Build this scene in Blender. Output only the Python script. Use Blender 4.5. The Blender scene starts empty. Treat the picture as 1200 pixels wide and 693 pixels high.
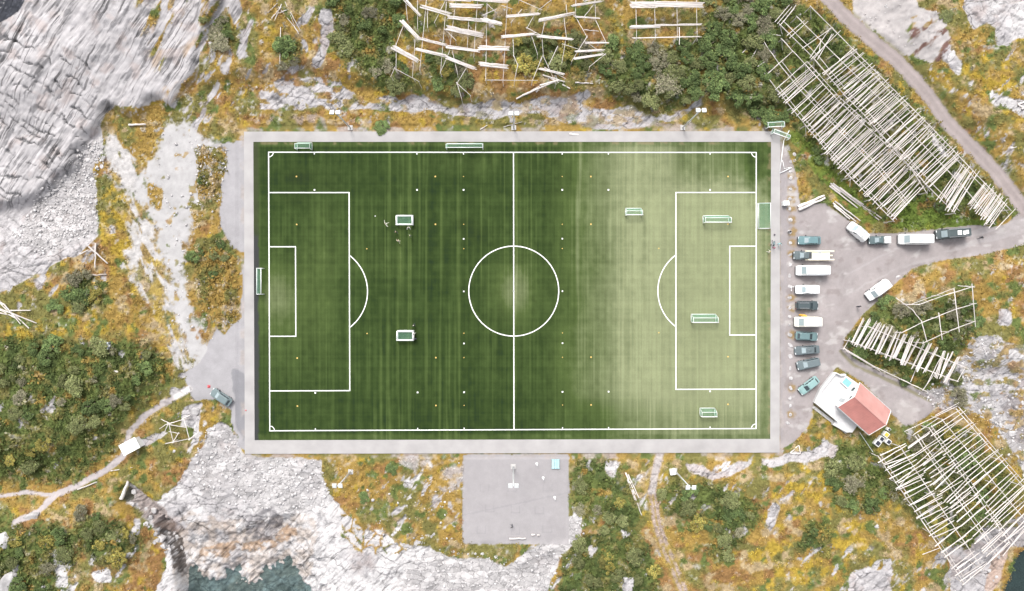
import bpy, bmesh, math, random
import numpy as np
from mathutils import Vector, Matrix
SC = bpy.context.scene
COL = SC.collection
PI = math.pi
R = math.radians
random.seed(7)
rng = np.random.default_rng(11)
S = 1/5.76           # metres per photograph pixel on the pitch level
H = 140.0            # height of the drone above the pitch

# ---------------------------------------------------------------- camera, sky, sun, exposure
cam_d = bpy.data.cameras.new('camera')
cam = bpy.data.objects.new('camera', cam_d); COL.objects.link(cam)
cam.location = (0, 0, H); cam.rotation_euler = (0, 0, 0)
cam_d.sensor_fit = 'HORIZONTAL'; cam_d.sensor_width = 36
cam_d.lens = 36*H/(1200*S)
cam_d.clip_start = 1; cam_d.clip_end = 9000
SC.camera = cam
SUN_EL, SUN_AZ = R(54), R(342)      # azimuth measured clockwise from +Y
world = bpy.data.worlds.new('World'); SC.world = world; world.use_nodes = True
wn = world.node_tree.nodes; wl = world.node_tree.links
wn.clear()
w_out = wn.new('ShaderNodeOutputWorld'); w_bg = wn.new('ShaderNodeBackground')
w_sky = wn.new('ShaderNodeTexSky'); w_sky.sky_type = 'NISHITA'; w_sky.sun_disc = False
w_sky.sun_elevation = SUN_EL; w_sky.sun_rotation = SUN_AZ
w_sky.dust_density = 4.0; w_sky.ozone_density = 0.6; w_sky.air_density = 0.8
w_hsv = wn.new('ShaderNodeHueSaturation'); w_hsv.inputs['Saturation'].default_value = 0.22
wl.new(w_sky.outputs[0], w_hsv.inputs['Color']); wl.new(w_hsv.outputs[0], w_bg.inputs['Color'])
w_bg.inputs['Strength'].default_value = 0.15
wl.new(w_bg.outputs[0], w_out.inputs[0])
sun_d = bpy.data.lights.new('sun', 'SUN'); sun = bpy.data.objects.new('sun', sun_d); COL.objects.link(sun)
sun_d.energy = 1.2; sun_d.angle = R(17); sun_d.color = (1.0, 0.965, 0.91)
sun.location = (0, 0, 300)
sd = Vector((math.sin(SUN_AZ)*math.cos(SUN_EL), math.cos(SUN_AZ)*math.cos(SUN_EL), math.sin(SUN_EL)))
sun.rotation_euler = sd.to_track_quat('Z', 'Y').to_euler()
vs = SC.view_settings
vs.view_transform = 'Standard'; vs.look = 'None'; vs.gamma = 1.0; vs.use_curve_mapping = False
vs.exposure = 0.95

# ---------------------------------------------------------------- noise and masks
def _hash(ix, iy, seed):
    n = (ix.astype(np.int64)*374761393 + iy.astype(np.int64)*668265263 + seed*974634777) & 0xffffffff
    n = ((n ^ (n >> 13))*1274126177) & 0xffffffff
    n = (n ^ (n >> 16)) & 0xffffffff
    return n.astype(np.float64)/4294967295.0
def vnoise(x, y, seed=0):
    ix = np.floor(x); iy = np.floor(y); fx = x-ix; fy = y-iy
    fx = fx*fx*fx*(fx*(fx*6-15)+10); fy = fy*fy*fy*(fy*(fy*6-15)+10)
    a = _hash(ix, iy, seed); b = _hash(ix+1, iy, seed); c = _hash(ix, iy+1, seed); d = _hash(ix+1, iy+1, seed)
    return ((a+(b-a)*fx)*(1-fy) + (c+(d-c)*fx)*fy)*2-1
def fbm(x, y, o=4, seed=0, g=0.5):
    s = 0; a = 1; t = 0
    for i in range(o):
        s = s + a*vnoise(x, y, seed+i*17); t += a; a *= g
        x, y = x*1.64+y*1.2+3.1, y*1.64-x*1.2+7.7
    return s/t
def voronoi(x, y, seed=0):
    ix = np.floor(x); iy = np.floor(y)
    f1 = np.full(x.shape, 9.0); f2 = np.full(x.shape, 9.0); cid = np.zeros(x.shape)
    for dx in (-1, 0, 1):
        for dy in (-1, 0, 1):
            cx = ix+dx; cy = iy+dy
            px = cx+_hash(cx, cy, seed); py = cy+_hash(cx, cy, seed+5)
            d = np.hypot(px-x, py-y)
            c = _hash(cx, cy, seed+9)
            nearer = d < f1
            f2 = np.where(nearer, f1, np.minimum(f2, d))
            cid = np.where(nearer, c, cid); f1 = np.where(nearer, d, f1)
    return f1, f2, cid
def sm(a, b, x):
    t = np.clip((x-a)/(b-a), 0, 1)
    return t*t*(3-2*t)
def inside(u, v, poly):
    res = np.zeros(u.shape, bool)
    p = np.array(poly, float)
    m = (u >= p[:, 0].min()) & (u <= p[:, 0].max()) & (v >= p[:, 1].min()) & (v <= p[:, 1].max())
    uu = u[m]; vv = v[m]; r = np.zeros(uu.shape, bool)
    j = len(p)-1
    for i in range(len(p)):
        xi, yi = p[i]; xj, yj = p[j]
        if yi != yj:
            c = ((yi > vv) != (yj > vv)) & (uu < (xj-xi)*(vv-yi)/(yj-yi)+xi)
            r ^= c
        j = i
    res[m] = r
    return res
def dist_line(u, v, pts):
    d = np.full(u.shape, 1e9)
    for (x0, y0), (x1, y1) in zip(pts[:-1], pts[1:]):
        dx, dy = x1-x0, y1-y0
        t = np.clip(((u-x0)*dx+(v-y0)*dy)/(dx*dx+dy*dy), 0, 1)
        d = np.minimum(d, np.hypot(u-x0-t*dx, v-y0-t*dy))
    return d
def _box(a, r, ax):
    r = max(1, int(r)); n = a.shape[ax]
    pad = [(0, 0), (0, 0)]; pad[ax] = (r+1, r)
    c = np.cumsum(np.pad(a, pad, mode='edge'), axis=ax)
    if ax == 0: return (c[2*r+1:2*r+1+n]-c[:n])/(2*r+1)
    return (c[:, 2*r+1:2*r+1+n]-c[:, :n])/(2*r+1)
def blur(a, px):
    r = px*S/0.21*0.6
    a = a.astype(float)
    for k in range(3):
        a = _box(_box(a, r, 0), r, 1)
    return a

# ---------------------------------------------------------------- object helpers
def tag(o, label=None, cat=None, group=None, kind=None):
    if label: o['label'] = label
    if cat: o['category'] = cat
    if group: o['group'] = group
    if kind: o['kind'] = kind
    return o
def empty(name, loc, rz=0, label=None, cat=None, group=None):
    o = bpy.data.objects.new(name, None); COL.objects.link(o)
    o.empty_display_size = 0.3
    o.location = loc; o.rotation_euler = (0, 0, rz)
    return tag(o, label, cat, group)
def link(name, me, parent=None, mat=None):
    o = bpy.data.objects.new(name, me); COL.objects.link(o)
    if parent: o.parent = parent
    if mat is not None and len(me.materials) == 0: me.materials.append(mat)
    return o
def np_mesh(name, V, F, cols=None, smooth=False, kinds=None):
    """V (n,3), F (m,k) with constant k, cols (n,3) per vertex"""
    me = bpy.data.meshes.new(name)
    V = np.asarray(V, np.float32); F = np.asarray(F, np.int32); k = F.shape[1]
    me.vertices.add(len(V)); me.vertices.foreach_set('co', V.ravel())
    me.loops.add(F.size); me.loops.foreach_set('vertex_index', F.ravel())
    me.polygons.add(len(F)); me.polygons.foreach_set('loop_start', np.arange(0, F.size, k, dtype=np.int32))
    me.update(calc_edges=True); me.validate()
    if smooth: me.polygons.foreach_set('use_smooth', np.ones(len(me.polygons), bool))
    if cols is not None:
        at = me.attributes.new('Col', 'FLOAT_COLOR', 'POINT')
        c = np.ones((len(V), 4), np.float32); c[:, :3] = cols
        at.data.foreach_set('color', c.ravel())
    if kinds is not None:
        at = me.attributes.new('Kind', 'FLOAT_COLOR', 'POINT')
        at.data.foreach_set('color', np.asarray(kinds, np.float32).ravel())
    return me

# ---------------------------------------------------------------- materials
def new_mat(name):
    m = bpy.data.materials.new(name); m.use_nodes = True
    nt = m.node_tree; nt.nodes.clear()
    out = nt.nodes.new('ShaderNodeOutputMaterial'); b = nt.nodes.new('ShaderNodeBsdfPrincipled')
    nt.links.new(b.outputs[0], out.inputs[0])
    return m, nt, b, out
def _noise(nt, scale, detail=4, coord='Object'):
    tc = nt.nodes.new('ShaderNodeTexCoord'); n = nt.nodes.new('ShaderNodeTexNoise')
    n.inputs['Scale'].default_value = scale; n.inputs['Detail'].default_value = detail
    nt.links.new(tc.outputs[coord], n.inputs['Vector'])
    return n
def _scaled(nt, col_socket, fac_socket, lo, hi):
    mr = nt.nodes.new('ShaderNodeMapRange'); mr.inputs[1].default_value = 0.25; mr.inputs[2].default_value = 0.75
    mr.inputs[3].default_value = lo; mr.inputs[4].default_value = hi
    nt.links.new(fac_socket, mr.inputs[0])
    vm = nt.nodes.new('ShaderNodeVectorMath'); vm.operation = 'SCALE'
    nt.links.new(col_socket, vm.inputs[0]); nt.links.new(mr.outputs[0], vm.inputs['Scale'])
    return vm.outputs[0]
def mat_vcol(name, rough=0.9, scale=2.5, lo=0.8, hi=1.2, bump=0.0, spec=0.2, rand=None, transl=0.0):
    m, nt, b, out = new_mat(name)
    a = nt.nodes.new('ShaderNodeAttribute'); a.attribute_name = 'Col'
    c = a.outputs['Color']
    n = _noise(nt, scale, 6)
    c = _scaled(nt, c, n.outputs['Fac'], lo, hi)
    if rand:
        oi = nt.nodes.new('ShaderNodeObjectInfo')
        mr = nt.nodes.new('ShaderNodeMapRange'); mr.inputs[3].default_value = rand[0]; mr.inputs[4].default_value = rand[1]
        nt.links.new(oi.outputs['Random'], mr.inputs[0])
        vm = nt.nodes.new('ShaderNodeVectorMath'); vm.operation = 'SCALE'
        nt.links.new(c, vm.inputs[0]); nt.links.new(mr.outputs[0], vm.inputs['Scale']); c = vm.outputs[0]
    nt.links.new(c, b.inputs['Base Color'])
    b.inputs['Roughness'].default_value = rough; b.inputs['Specular IOR Level'].default_value = spec
    if bump:
        bp = nt.nodes.new('ShaderNodeBump'); bp.inputs['Strength'].default_value = bump; bp.inputs['Distance'].default_value = 0.15
        nt.links.new(n.outputs['Fac'], bp.inputs['Height']); nt.links.new(bp.outputs[0], b.inputs['Normal'])
    return m
def mat_plain(name, col, rough=0.6, metal=0.0, var=0.12, scale=3.0, rand=None, coat=0.0, spec=0.5):
    m, nt, b, out = new_mat(name)
    rgb = nt.nodes.new('ShaderNodeRGB'); rgb.outputs[0].default_value = (*col, 1)
    n = _noise(nt, scale, 5)
    c = _scaled(nt, rgb.outputs[0], n.outputs['Fac'], 1-var, 1+var)
    if rand:
        oi = nt.nodes.new('ShaderNodeObjectInfo')
        mr = nt.nodes.new('ShaderNodeMapRange'); mr.inputs[3].default_value = rand[0]; mr.inputs[4].default_value = rand[1]
        nt.links.new(oi.outputs['Random'], mr.inputs[0])
        vm = nt.nodes.new('ShaderNodeVectorMath'); vm.operation = 'SCALE'
        nt.links.new(c, vm.inputs[0]); nt.links.new(mr.outputs[0], vm.inputs['Scale']); c = vm.outputs[0]
    nt.links.new(c, b.inputs['Base Color'])
    b.inputs['Roughness'].default_value = rough; b.inputs['Metallic'].default_value = metal
    b.inputs['Coat Weight'].default_value = coat; b.inputs['Specular IOR Level'].default_value = spec
    return m
def mat_ground():
    """albedo from the Col attribute; fine grain by kind of surface (attribute Kind: layered rock, slab rock, rubble)"""
    m, nt, b, out = new_mat('ground_surface'); N = nt.nodes.new; Lk = nt.links.new
    ca = N('ShaderNodeAttribute'); ca.attribute_name = 'Col'
    ka = N('ShaderNodeAttribute'); ka.attribute_name = 'Kind'
    sp = N('ShaderNodeSeparateColor'); Lk(ka.outputs['Color'], sp.inputs[0])
    tc = N('ShaderNodeTexCoord')
    wn_ = N('ShaderNodeTexNoise'); wn_.inputs['Scale'].default_value = .045; wn_.inputs['Detail'].default_value = 2; Lk(tc.outputs['Object'], wn_.inputs['Vector'])
    wv = N('ShaderNodeVectorMath'); wv.operation = 'MULTIPLY_ADD'; wv.inputs[1].default_value = (4.5, 4.5, 0)
    Lk(wn_.outputs['Color'], wv.inputs[0]); Lk(tc.outputs['Object'], wv.inputs[2])
    def ramp(sock, a0, a1, v0, v1):
        r = N('ShaderNodeMapRange'); r.inputs[1].default_value = a0; r.inputs[2].default_value = a1; r.inputs[3].default_value = v0; r.inputs[4].default_value = v1
        Lk(sock, r.inputs[0]); return r.outputs[0]
    def mul(a, b_):
        q = N('ShaderNodeMath'); q.operation = 'MULTIPLY'; Lk(a, q.inputs[0]); Lk(b_, q.inputs[1]); return q.outputs[0]
    def mixf(fac, a_, b_):          # 1 + fac*(b-1) style mix of two values
        q = N('ShaderNodeMix'); q.data_type = 'FLOAT'; Lk(fac, q.inputs[0])
        if isinstance(a_, (int, float)): q.inputs[2].default_value = a_
        else: Lk(a_, q.inputs[2])
        Lk(b_, q.inputs[3]); return q.outputs[0]
    def stretched(d, across, along, sc, det):
        dx = N('ShaderNodeVectorMath'); dx.operation = 'DOT_PRODUCT'; dx.inputs[1].default_value = (d[0]*across, d[1]*across, 0); Lk(wv.outputs[0], dx.inputs[0])
        dy = N('ShaderNodeVectorMath'); dy.operation = 'DOT_PRODUCT'; dy.inputs[1].default_value = (d[1]*along, -d[0]*along, 0); Lk(wv.outputs[0], dy.inputs[0])
        cb = N('ShaderNodeCombineXYZ'); Lk(dx.outputs['Value'], cb.inputs[0]); Lk(dy.outputs['Value'], cb.inputs[1])
        n = N('ShaderNodeTexNoise'); n.inputs['Scale'].default_value = sc; n.inputs['Detail'].default_value = det; Lk(cb.outputs[0], n.inputs['Vector'])
        return n.outputs['Fac']
    def plain(sc, det):
        n = N('ShaderNodeTexNoise'); n.inputs['Scale'].default_value = sc; n.inputs['Detail'].default_value = det; Lk(tc.outputs['Object'], n.inputs['Vector']); return n.outputs['Fac']
    def cells(sc, feat, vec):
        v = N('ShaderNodeTexVoronoi'); v.feature = feat; v.inputs['Scale'].default_value = sc; Lk(vec, v.inputs['Vector']); return v
    big = plain(.22, 4)
    # layered rock: hairline partings along the beds
    s1 = ramp(stretched((.85, -.53), 2.3, .07, 1.0, 4), .40, .47, .36, 1.08); s2 = ramp(stretched((.85, -.53), .8, .035, 1.0, 4), .36, .42, .45, 1.0)
    lay_ = mul(mul(s1, ramp(plain(4, 3), .3, .7, .90, 1.08)), s2)
    lay_ = mixf(ramp(big, .42, .60, .25, 1.0), 1.0, lay_)
    # slab rock: fractures and stains
    sq = N('ShaderNodeMapping'); sq.inputs['Rotation'].default_value = (0, 0, .75); sq.inputs['Scale'].default_value = (.55, 1.25, 1); Lk(wv.outputs[0], sq.inputs['Vector'])
    brk = N('ShaderNodeVectorMath'); brk.operation = 'MULTIPLY_ADD'; brk.inputs[1].default_value = (1.6, 1.6, 0); bn = N('ShaderNodeTexNoise'); bn.inputs['Scale'].default_value = .5; bn.inputs['Detail'].default_value = 4; Lk(tc.outputs['Object'], bn.inputs['Vector']); Lk(bn.outputs['Color'], brk.inputs[0]); Lk(sq.outputs[0], brk.inputs[2])
    f1_ = mixf(ramp(plain(.16, 3), .44, .56, 0, 1), 1.0, ramp(cells(.20, 'DISTANCE_TO_EDGE', brk.outputs[0]).outputs['Distance'], .0, .03, .35, 1.0))
    f2_ = ramp(cells(.62, 'DISTANCE_TO_EDGE', brk.outputs[0]).outputs['Distance'], .0, .05, .62, 1.0)
    s3 = ramp(stretched((.70, -.71), 1.7, .22, 1.0, 4), .36, .47, .50, 1.06)
    slab = mul(mul(f1_, mixf(ramp(big, .45, .62, 0, 1.0), 1.0, f2_)), mixf(ramp(big, .60, .42, .1, 1.0), 1.0, s3))
    slab = mul(slab, ramp(plain(3.2, 5), .3, .7, .86, 1.12))
    # rubble: single stones
    vc = cells(.85, 'F1', brk.outputs[0]); vd = cells(.85, 'DISTANCE_TO_EDGE', brk.outputs[0])
    sc_ = N('ShaderNodeSeparateColor'); Lk(vc.outputs['Color'], sc_.inputs[0])
    rub_ = mul(ramp(sc_.outputs[0], 0, 1, .80, 1.18), ramp(vd.outputs['Distance'], 0, .05, .5, 1.0))
    # soil and grass
    g_ = mul(ramp(plain(1.7, 5), .3, .7, .84, 1.16), ramp(plain(6, 3), .3, .7, .88, 1.12))
    f = mixf(sp.outputs[0], g_, lay_); f = mixf(sp.outputs[1], f, slab); f = mixf(sp.outputs[2], f, rub_)
    # bare made surfaces keep a fine grain only
    fine = mul(ramp(plain(7, 2), .3, .7, .94, 1.06), ramp(plain(.5, 5), .3, .7, .95, 1.05))
    f = mixf(ka.outputs['Alpha'], fine, f)
    vm = N('ShaderNodeVectorMath'); vm.operation = 'SCALE'; Lk(ca.outputs['Color'], vm.inputs[0]); Lk(f, vm.inputs['Scale'])
    Lk(vm.outputs[0], b.inputs['Base Color'])
    b.inputs['Roughness'].default_value = .95; b.inputs['Specular IOR Level'].default_value = .15
    bp = N('ShaderNodeBump'); bp.inputs['Strength'].default_value = .35; bp.inputs['Distance'].default_value = .12
    Lk(f, bp.inputs['Height']); Lk(bp.outputs[0], b.inputs['Normal'])
    return m
MG = mat_ground()
MT = mat_vcol('artificial_turf', 0.9, 6.0, 0.85, 1.15, 0.0, 0.1)
MWHITE = mat_plain('white_paint', (.8, .8, .79), 0.5, var=.05)
# ---------------------------------------------------------------- the terrain, one height field
STEP = .21
fx = np.arange(-115, 115.01, STEP); fy = np.arange(-70, 70.01, STEP)
ext = np.array([1.5, 4, 8, 14, 22, 34, 50, 75, 110, 160, 240.])
gx = np.concatenate([fx[0]-ext[::-1], fx, fx[-1]+ext]); gy = np.concatenate([fy[0]-ext[::-1], fy, fy[-1]+ext])
NX, NY = len(gx), len(gy)
X, Y = np.meshgrid(gx, gy)
U = 600+X/S; V = 346.5-Y/S
W1 = fbm(U/22, V/22, 4, 3); W2 = fbm(U/22+40, V/22, 4, 23)
WN = fbm(U/7, V/7, 3, 33); WN2 = fbm(U/7+30, V/7, 3, 43)

def rect(x0, y0, x1, y1): return [(x0, y0), (x1, y0), (x1, y1), (x0, y1)]
LOT = [(914, 162), (922, 175), (932, 200), (938, 240), (966, 238), (985, 252), (1000, 262), (1012, 274), (1040, 274), (1070, 272), (1100, 268), (1140, 264),
       (1165, 266), (1180, 262), (1200, 244), (1260, 240), (1290, 240), (1290, 292), (1260, 288), (1205, 286), (1150, 299), (1105, 305), (1070, 314), (1036, 345), (1012, 368), (992, 393), (986, 410),
       (1000, 424), (1040, 442), (1085, 466), (1098, 475), (1085, 490), (1062, 500), (1045, 486), (1010, 447), (980, 430), (972, 443), (955, 468), (947, 500), (930, 519), (914, 527)]
TRACK = [(940, -40), (962, -10), (985, 14), (1010, 38), (1050, 70), (1088, 112), (1108, 142), (1140, 174), (1170, 205), (1200, 245)]
COURT = rect(542, 533, 667, 638)
TARMAC = [(250, 168), (290, 166), (290, 300), (276, 292), (262, 268), (254, 235), (256, 210), (246, 190)]
TARMAC2 = [(214, 436), (232, 425), (246, 398), (262, 372), (290, 300), (290, 532), (279, 524), (268, 482), (252, 470), (228, 470)]
GTRACK = [(186, 152), (213, 140), (240, 160), (262, 168), (256, 200), (250, 232), (234, 240), (226, 258), (213, 300), (220, 345), (236, 392), (248, 412), (236, 432), (214, 436),
          (222, 420), (205, 370), (196, 320), (186, 290), (182, 260), (160, 235), (165, 205), (180, 180)]
PALE_STREAK = [(118, 150), (160, 172), (182, 250), (190, 290), (208, 345), (222, 400), (240, 432), (205, 436), (196, 405), (178, 360), (152, 330), (146, 300), (152, 270), (146, 230), (125, 190)]
PITCH = [(286, 155), (914, 154), (914, 531), (287, 532)]
HOUSE = [(950, 470), (980, 432), (1010, 440), (1050, 480), (1042, 528), (1015, 530), (985, 510)]
LPATH = [(222, 456), (196, 471), (170, 487), (152, 507), (144, 535), (126, 550), (92, 569), (65, 580), (45, 600), (18, 612)]
LPATH2 = [(66, 581), (32, 577), (-20, 584), (-80, 590)]
TRAIL = [(775, 528), (768, 552), (764, 575), (770, 615), (783, 650), (800, 690), (815, 760)]
TRAIL2 = [(735, 548), (748, 575), (764, 590)]
P3 = [(985, 412), (1000, 428), (1042, 446), (1090, 470)]

flat = np.maximum.reduce([inside(U, V, p) for p in (LOT, COURT, TARMAC, TARMAC2, GTRACK, PITCH, HOUSE)]).astype(float)
flat = np.maximum(flat, (dist_line(U, V, TRACK) < 12).astype(float)*0.9)
flat = sm(0.25, 0.9, blur(flat, 7))
pitchflat = blur(inside(U, V, rect(278, 147, 921, 538)).astype(float), 2)

HB = np.zeros_like(U)
def raise_(poly, h, soft):
    global HB
    HB = HB + h*blur(inside(U+6*W1+4*WN, V+6*W2+4*WN2, poly), soft)
TLROCK = [(-90, -90), (300, -90), (262, 20), (240, 60), (226, 95), (203, 126), (186, 114), (178, 118), (166, 136), (148, 134), (133, 127), (112, 152), (95, 175), (85, 200), (40, 235), (0, 245), (-90, 260)]
raise_(TLROCK, 2.4, 6)
raise_([(-90, -90), (230, -90), (180, 40), (120, 90), (60, 120), (-90, 160)], 3.0, 34)
raise_([(240, -90), (965, -90), (905, 60), (905, 120), (820, 124), (700, 112), (640, 112), (560, 124), (480, 104), (420, 96), (360, 84), (300, 92), (235, 100)], 2.3, 9)
raise_([(240, -90), (900, -90), (860, 40), (500, 40), (300, 30)], 1.5, 25)
raise_([(1010, -90), (1290, -90), (1290, 220), (1200, 215), (1120, 125), (1060, 50)], 2.5, 18)
raise_([(1010, 395), (1060, 330), (1120, 312), (1290, 300), (1290, 450), (1130, 420)], 2.0, 14)
raise_([(-90, 280), (120, 260), (190, 420), (150, 500), (-90, 580)], 3.0, 22)
raise_([(-90, 600), (150, 580), (195, 700), (190, 790), (-90, 790)], 3.0, 20)
raise_([(760, 545), (1000, 540), (1090, 700), (1090, 790), (700, 790), (670, 600)], 2.2, 25)
SEA = -4.0
WATER1 = [(208, 664), (214, 650), (226, 668), (246, 670), (262, 664), (284, 668), (302, 660), (318, 666), (330, 652), (340, 668), (352, 676), (358, 690), (352, 720), (352, 790), (190, 790), (205, 700)]
WATER2 = [(1196, 676), (1202, 658), (1218, 646), (1290, 620), (1290, 790), (1150, 790), (1168, 735), (1184, 706)]
raise_([(150, 620), (360, 600), (380, 790), (150, 790)], -1.0, 20)
raise_(WATER2, -6.5, 9)
raise_([(1080, 470), (1150, 480), (1290, 440), (1290, 790), (1120, 790), (1140, 690), (1120, 600)], -.8, 16)
GULLY = [(180, 614), (190, 606), (204, 614), (213, 632), (219, 660), (208, 674), (202, 652), (190, 634)]
GULLY_TOP = [(137, 574), (152, 570), (178, 586), (196, 606), (186, 616), (164, 602), (146, 592)]
raise_(GULLY, -2.6, 3)
raise_(GULLY_TOP, -1.5, 4)
DARKTL = [(-90, -90), (60, -90), (34, -2), (22, 12), (8, 22), (0, 27), (-90, 40)]
raise_(DARKTL, -9.0, 5)
raise_([(1150, -90), (1290, -90), (1290, -4), (1180, 2), (1160, -8)], -6.0, 5)
shore_v = 3+np.interp(U, [190, 205, 214, 226, 246, 268, 292, 312, 328, 338, 350, 362, 372], [660, 662, 669, 677, 683, 677, 684, 679, 670, 679, 692, 712, 750])
zt = SEA-.045*(V-shore_v)*(1+.3*W2)+.75*W1+.55*WN+.35*fbm(U/4, V/4, 2, 53)
inl = blur(inside(U+5*WN+9*W1, V+5*WN2, [(216, 640), (228, 616), (300, 606), (356, 600), (374, 640), (384, 690), (384, 790), (206, 790), (208, 680)]), 6)
HB = HB*(1-inl)+np.minimum(zt, HB+1.0)*inl
edge = np.maximum(np.abs(X)-122, np.abs(Y)-82)
HB = HB - 12*sm(0, 70, edge)
HB = HB + 0.45*W1 + 0.25*fbm(U/9, V/9, 3, 51)
HB = HB*(1-flat)
HB = HB*(1-sm(0.2, 0.9, pitchflat)) - 0.12*sm(0.3, 0.9, pitchflat)

# photograph pixel that each terrain point is seen at
U = 600+X/S*H/(H-HB); V = 346.5-Y/S*H/(H-HB)
N8 = fbm(U/8, V/8, 4, 71); N3 = fbm(U/3.0, V/3.0, 3, 81); N30 = fbm(U/34, V/34, 4, 91); N15 = fbm(U/15, V/15, 4, 131); N60 = fbm(U/70, V/70, 3, 191)
WU = U+5*W1+2*N8; WV = V+5*W2+2*N3
def zone(polys, soft=5, edge_noise=0.35, lo=.42, hi=.58, warp=True):
    a, b = (WU, WV) if warp else (U, V)
    m = np.zeros_like(U)
    for p in polys: m = np.maximum(m, inside(a, b, p))
    return sm(lo, hi, blur(m, soft)+edge_noise*(0.6*N8+0.4*N3))

# --- rock
ROCK = [
 [(-90, -90), (266, -90), (262, 10), (250, 30), (238, 60), (226, 95), (203, 126), (186, 114), (178, 118), (166, 136), (148, 134), (133, 127), (116, 146), (122, 175), (110, 205), (116, 250), (114, 278), (95, 300), (60, 312), (30, 330), (0, 344), (-90, 350)],
 [(262, -10), (284, -10), (282, 20), (276, 32), (264, 14)],
 [(285, 35), (300, 18), (292, 48), (280, 72), (276, 60)], [(248, 60), (258, 40), (254, 70), (246, 76)], [(258, 78), (272, 66), (268, 88), (258, 90)],
 [(222, 155), (238, 128), (243, 122), (240, 136), (230, 156)],
 [(304, 104), (330, 92), (345, 76), (352, 78), (345, 92), (380, 95), (396, 90), (402, 100), (428, 118), (436, 118), (452, 108), (470, 116), (484, 108), (520, 125), (560, 124), (588, 114), (604, 120), (640, 113), (660, 112), (690, 106), (694, 112), (676, 124), (716, 128), (740, 124), (772, 140), (796, 130), (820, 118), (826, 122), (800, 136), (770, 146), (740, 150), (700, 150), (664, 146), (640, 134), (608, 134), (586, 138), (556, 140), (520, 132), (480, 131), (450, 130), (430, 128), (400, 130), (380, 126), (352, 128), (330, 126), (306, 128)],
 [(378, 10), (390, 14), (388, 40), (380, 70), (372, 84), (362, 80), (374, 62), (376, 40), (374, 22)], [(356, 40), (362, 56), (358, 66), (354, 50)],
 [(346, 30), (366, 8), (372, 10), (356, 32)],
 [(243, 500), (262, 494), (275, 510), (284, 532), (300, 535), (340, 536), (376, 538), (382, 566), (392, 590), (402, 600), (425, 620), (450, 622), (476, 640), (500, 640), (530, 656), (560, 654), (590, 662), (640, 636), (652, 612), (672, 606), (684, 624), (660, 652), (640, 700), (640, 790), (150, 790), (184, 700), (196, 680), (205, 650), (196, 622), (178, 600), (168, 590), (186, 586), (208, 568), (220, 545), (238, 525)],
 [(150, 566), (185, 590), (215, 640), (218, 670), (200, 700), (180, 700), (195, 660), (186, 626), (164, 600), (146, 590)],
 [(1074, 462), (1098, 455), (1128, 418), (1138, 398), (1166, 392), (1182, 402), (1200, 402), (1290, 400), (1290, 620), (1218, 600), (1196, 548), (1170, 505), (1150, 488), (1126, 474), (1098, 484), (1078, 478)],
 [(1138, -12), (1290, -12), (1290, 60), (1205, 46), (1180, 52), (1166, 34), (1146, 18)], [(1128, -12), (1140, -12), (1160, 24), (1142, 34), (1130, 14)],
 [(1164, 30), (1190, 34), (1182, 56), (1170, 54)],
 [(1102, 54), (1112, 50), (1126, 70), (1122, 88), (1112, 80), (1102, 66)], [(1090, 152), (1100, 166), (1110, 180), (1114, 186), (1104, 184), (1092, 172)], [(1118, 196), (1130, 208), (1124, 216), (1116, 206)],
 [(1164, 110), (1200, 116), (1220, 140), (1196, 138), (1172, 124)], [(1112, 396), (1122, 384), (1128, 392), (1116, 404)], [(1168, 362), (1186, 366), (1184, 384), (1170, 380)],
 [(62, 640), (74, 655), (80, 690), (66, 690), (62, 668)], [(106, 670), (124, 664), (132, 680), (112, 682)], [(152, 605), (164, 610), (164, 622), (156, 620)], [(40, 330), (52, 318), (56, 326), (44, 345)],
 [(798, 545), (820, 546), (840, 552), (870, 538), (884, 542), (862, 556), (836, 562), (808, 554)], [(890, 540), (930, 530), (966, 520), (980, 528), (950, 540), (900, 550)],
 [(902, 590), (914, 594), (908, 616), (902, 626), (898, 608)], [(706, 542), (728, 540), (720, 562), (712, 556)], [(960, 516), (985, 524), (975, 540), (958, 530)],
 [(997, 672), (1012, 664), (1030, 668), (1036, 652), (1046, 654), (1042, 690), (1050, 720), (1000, 760), (995, 700)],
 [(1108, 640), (1135, 640), (1150, 620), (1180, 612), (1200, 600), (1230, 590), (1210, 640), (1185, 640), (1166, 690), (1150, 730), (1100, 790), (1096, 720), (1112, 690)],
 [(202, 455), (220, 450), (215, 462), (204, 470)], [(215, 478), (236, 472), (232, 520), (222, 525), (226, 500), (210, 500)], [(180, 505), (200, 508), (168, 525), (160, 520)], [(206, 436), (242, 430), (240, 437), (208, 442)],
 [(670, 590), (684, 606), (680, 640), (672, 624)], [(688, 640), (700, 644), (690, 656)], [(724, 618), (740, 624), (728, 632)], [(726, 676), (744, 680), (740, 700), (728, 700)],
]
rock = zone(ROCK, 3.2, 0.42, .40, .60)
PATCHY = [[(222, 95), (262, 40), (300, -10), (345, -40), (400, -40), (395, 20), (385, 90), (350, 100), (300, 110), (230, 165), (205, 150)],
          [(0, 300), (120, 270), (110, 310), (60, 350), (0, 372), (-90, 380), (-90, 340)], [(200, 480), (252, 470), (268, 500), (240, 540), (215, 590), (185, 580), (215, 540)],
          [(378, 560), (430, 540), (545, 540), (546, 610), (520, 650), (470, 640), (420, 620), (390, 600)], [(600, 650), (690, 590), (690, 650), (660, 690), (600, 700)],
          [(1080, 400), (1290, 320), (1290, 470), (1130, 470)], [(1140, 60), (1290, 40), (1290, 230), (1180, 220), (1090, 150), (1110, 100)],
          [(700, 540), (1000, 530), (980, 570), (880, 600), (760, 600)], [(60, 640), (160, 640), (200, 700), (190, 790), (40, 790)], [(920, 640), (1110, 640), (1110, 790), (900, 790)]]
patch = zone(PATCHY, 14, .1, .25, .75)
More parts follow.
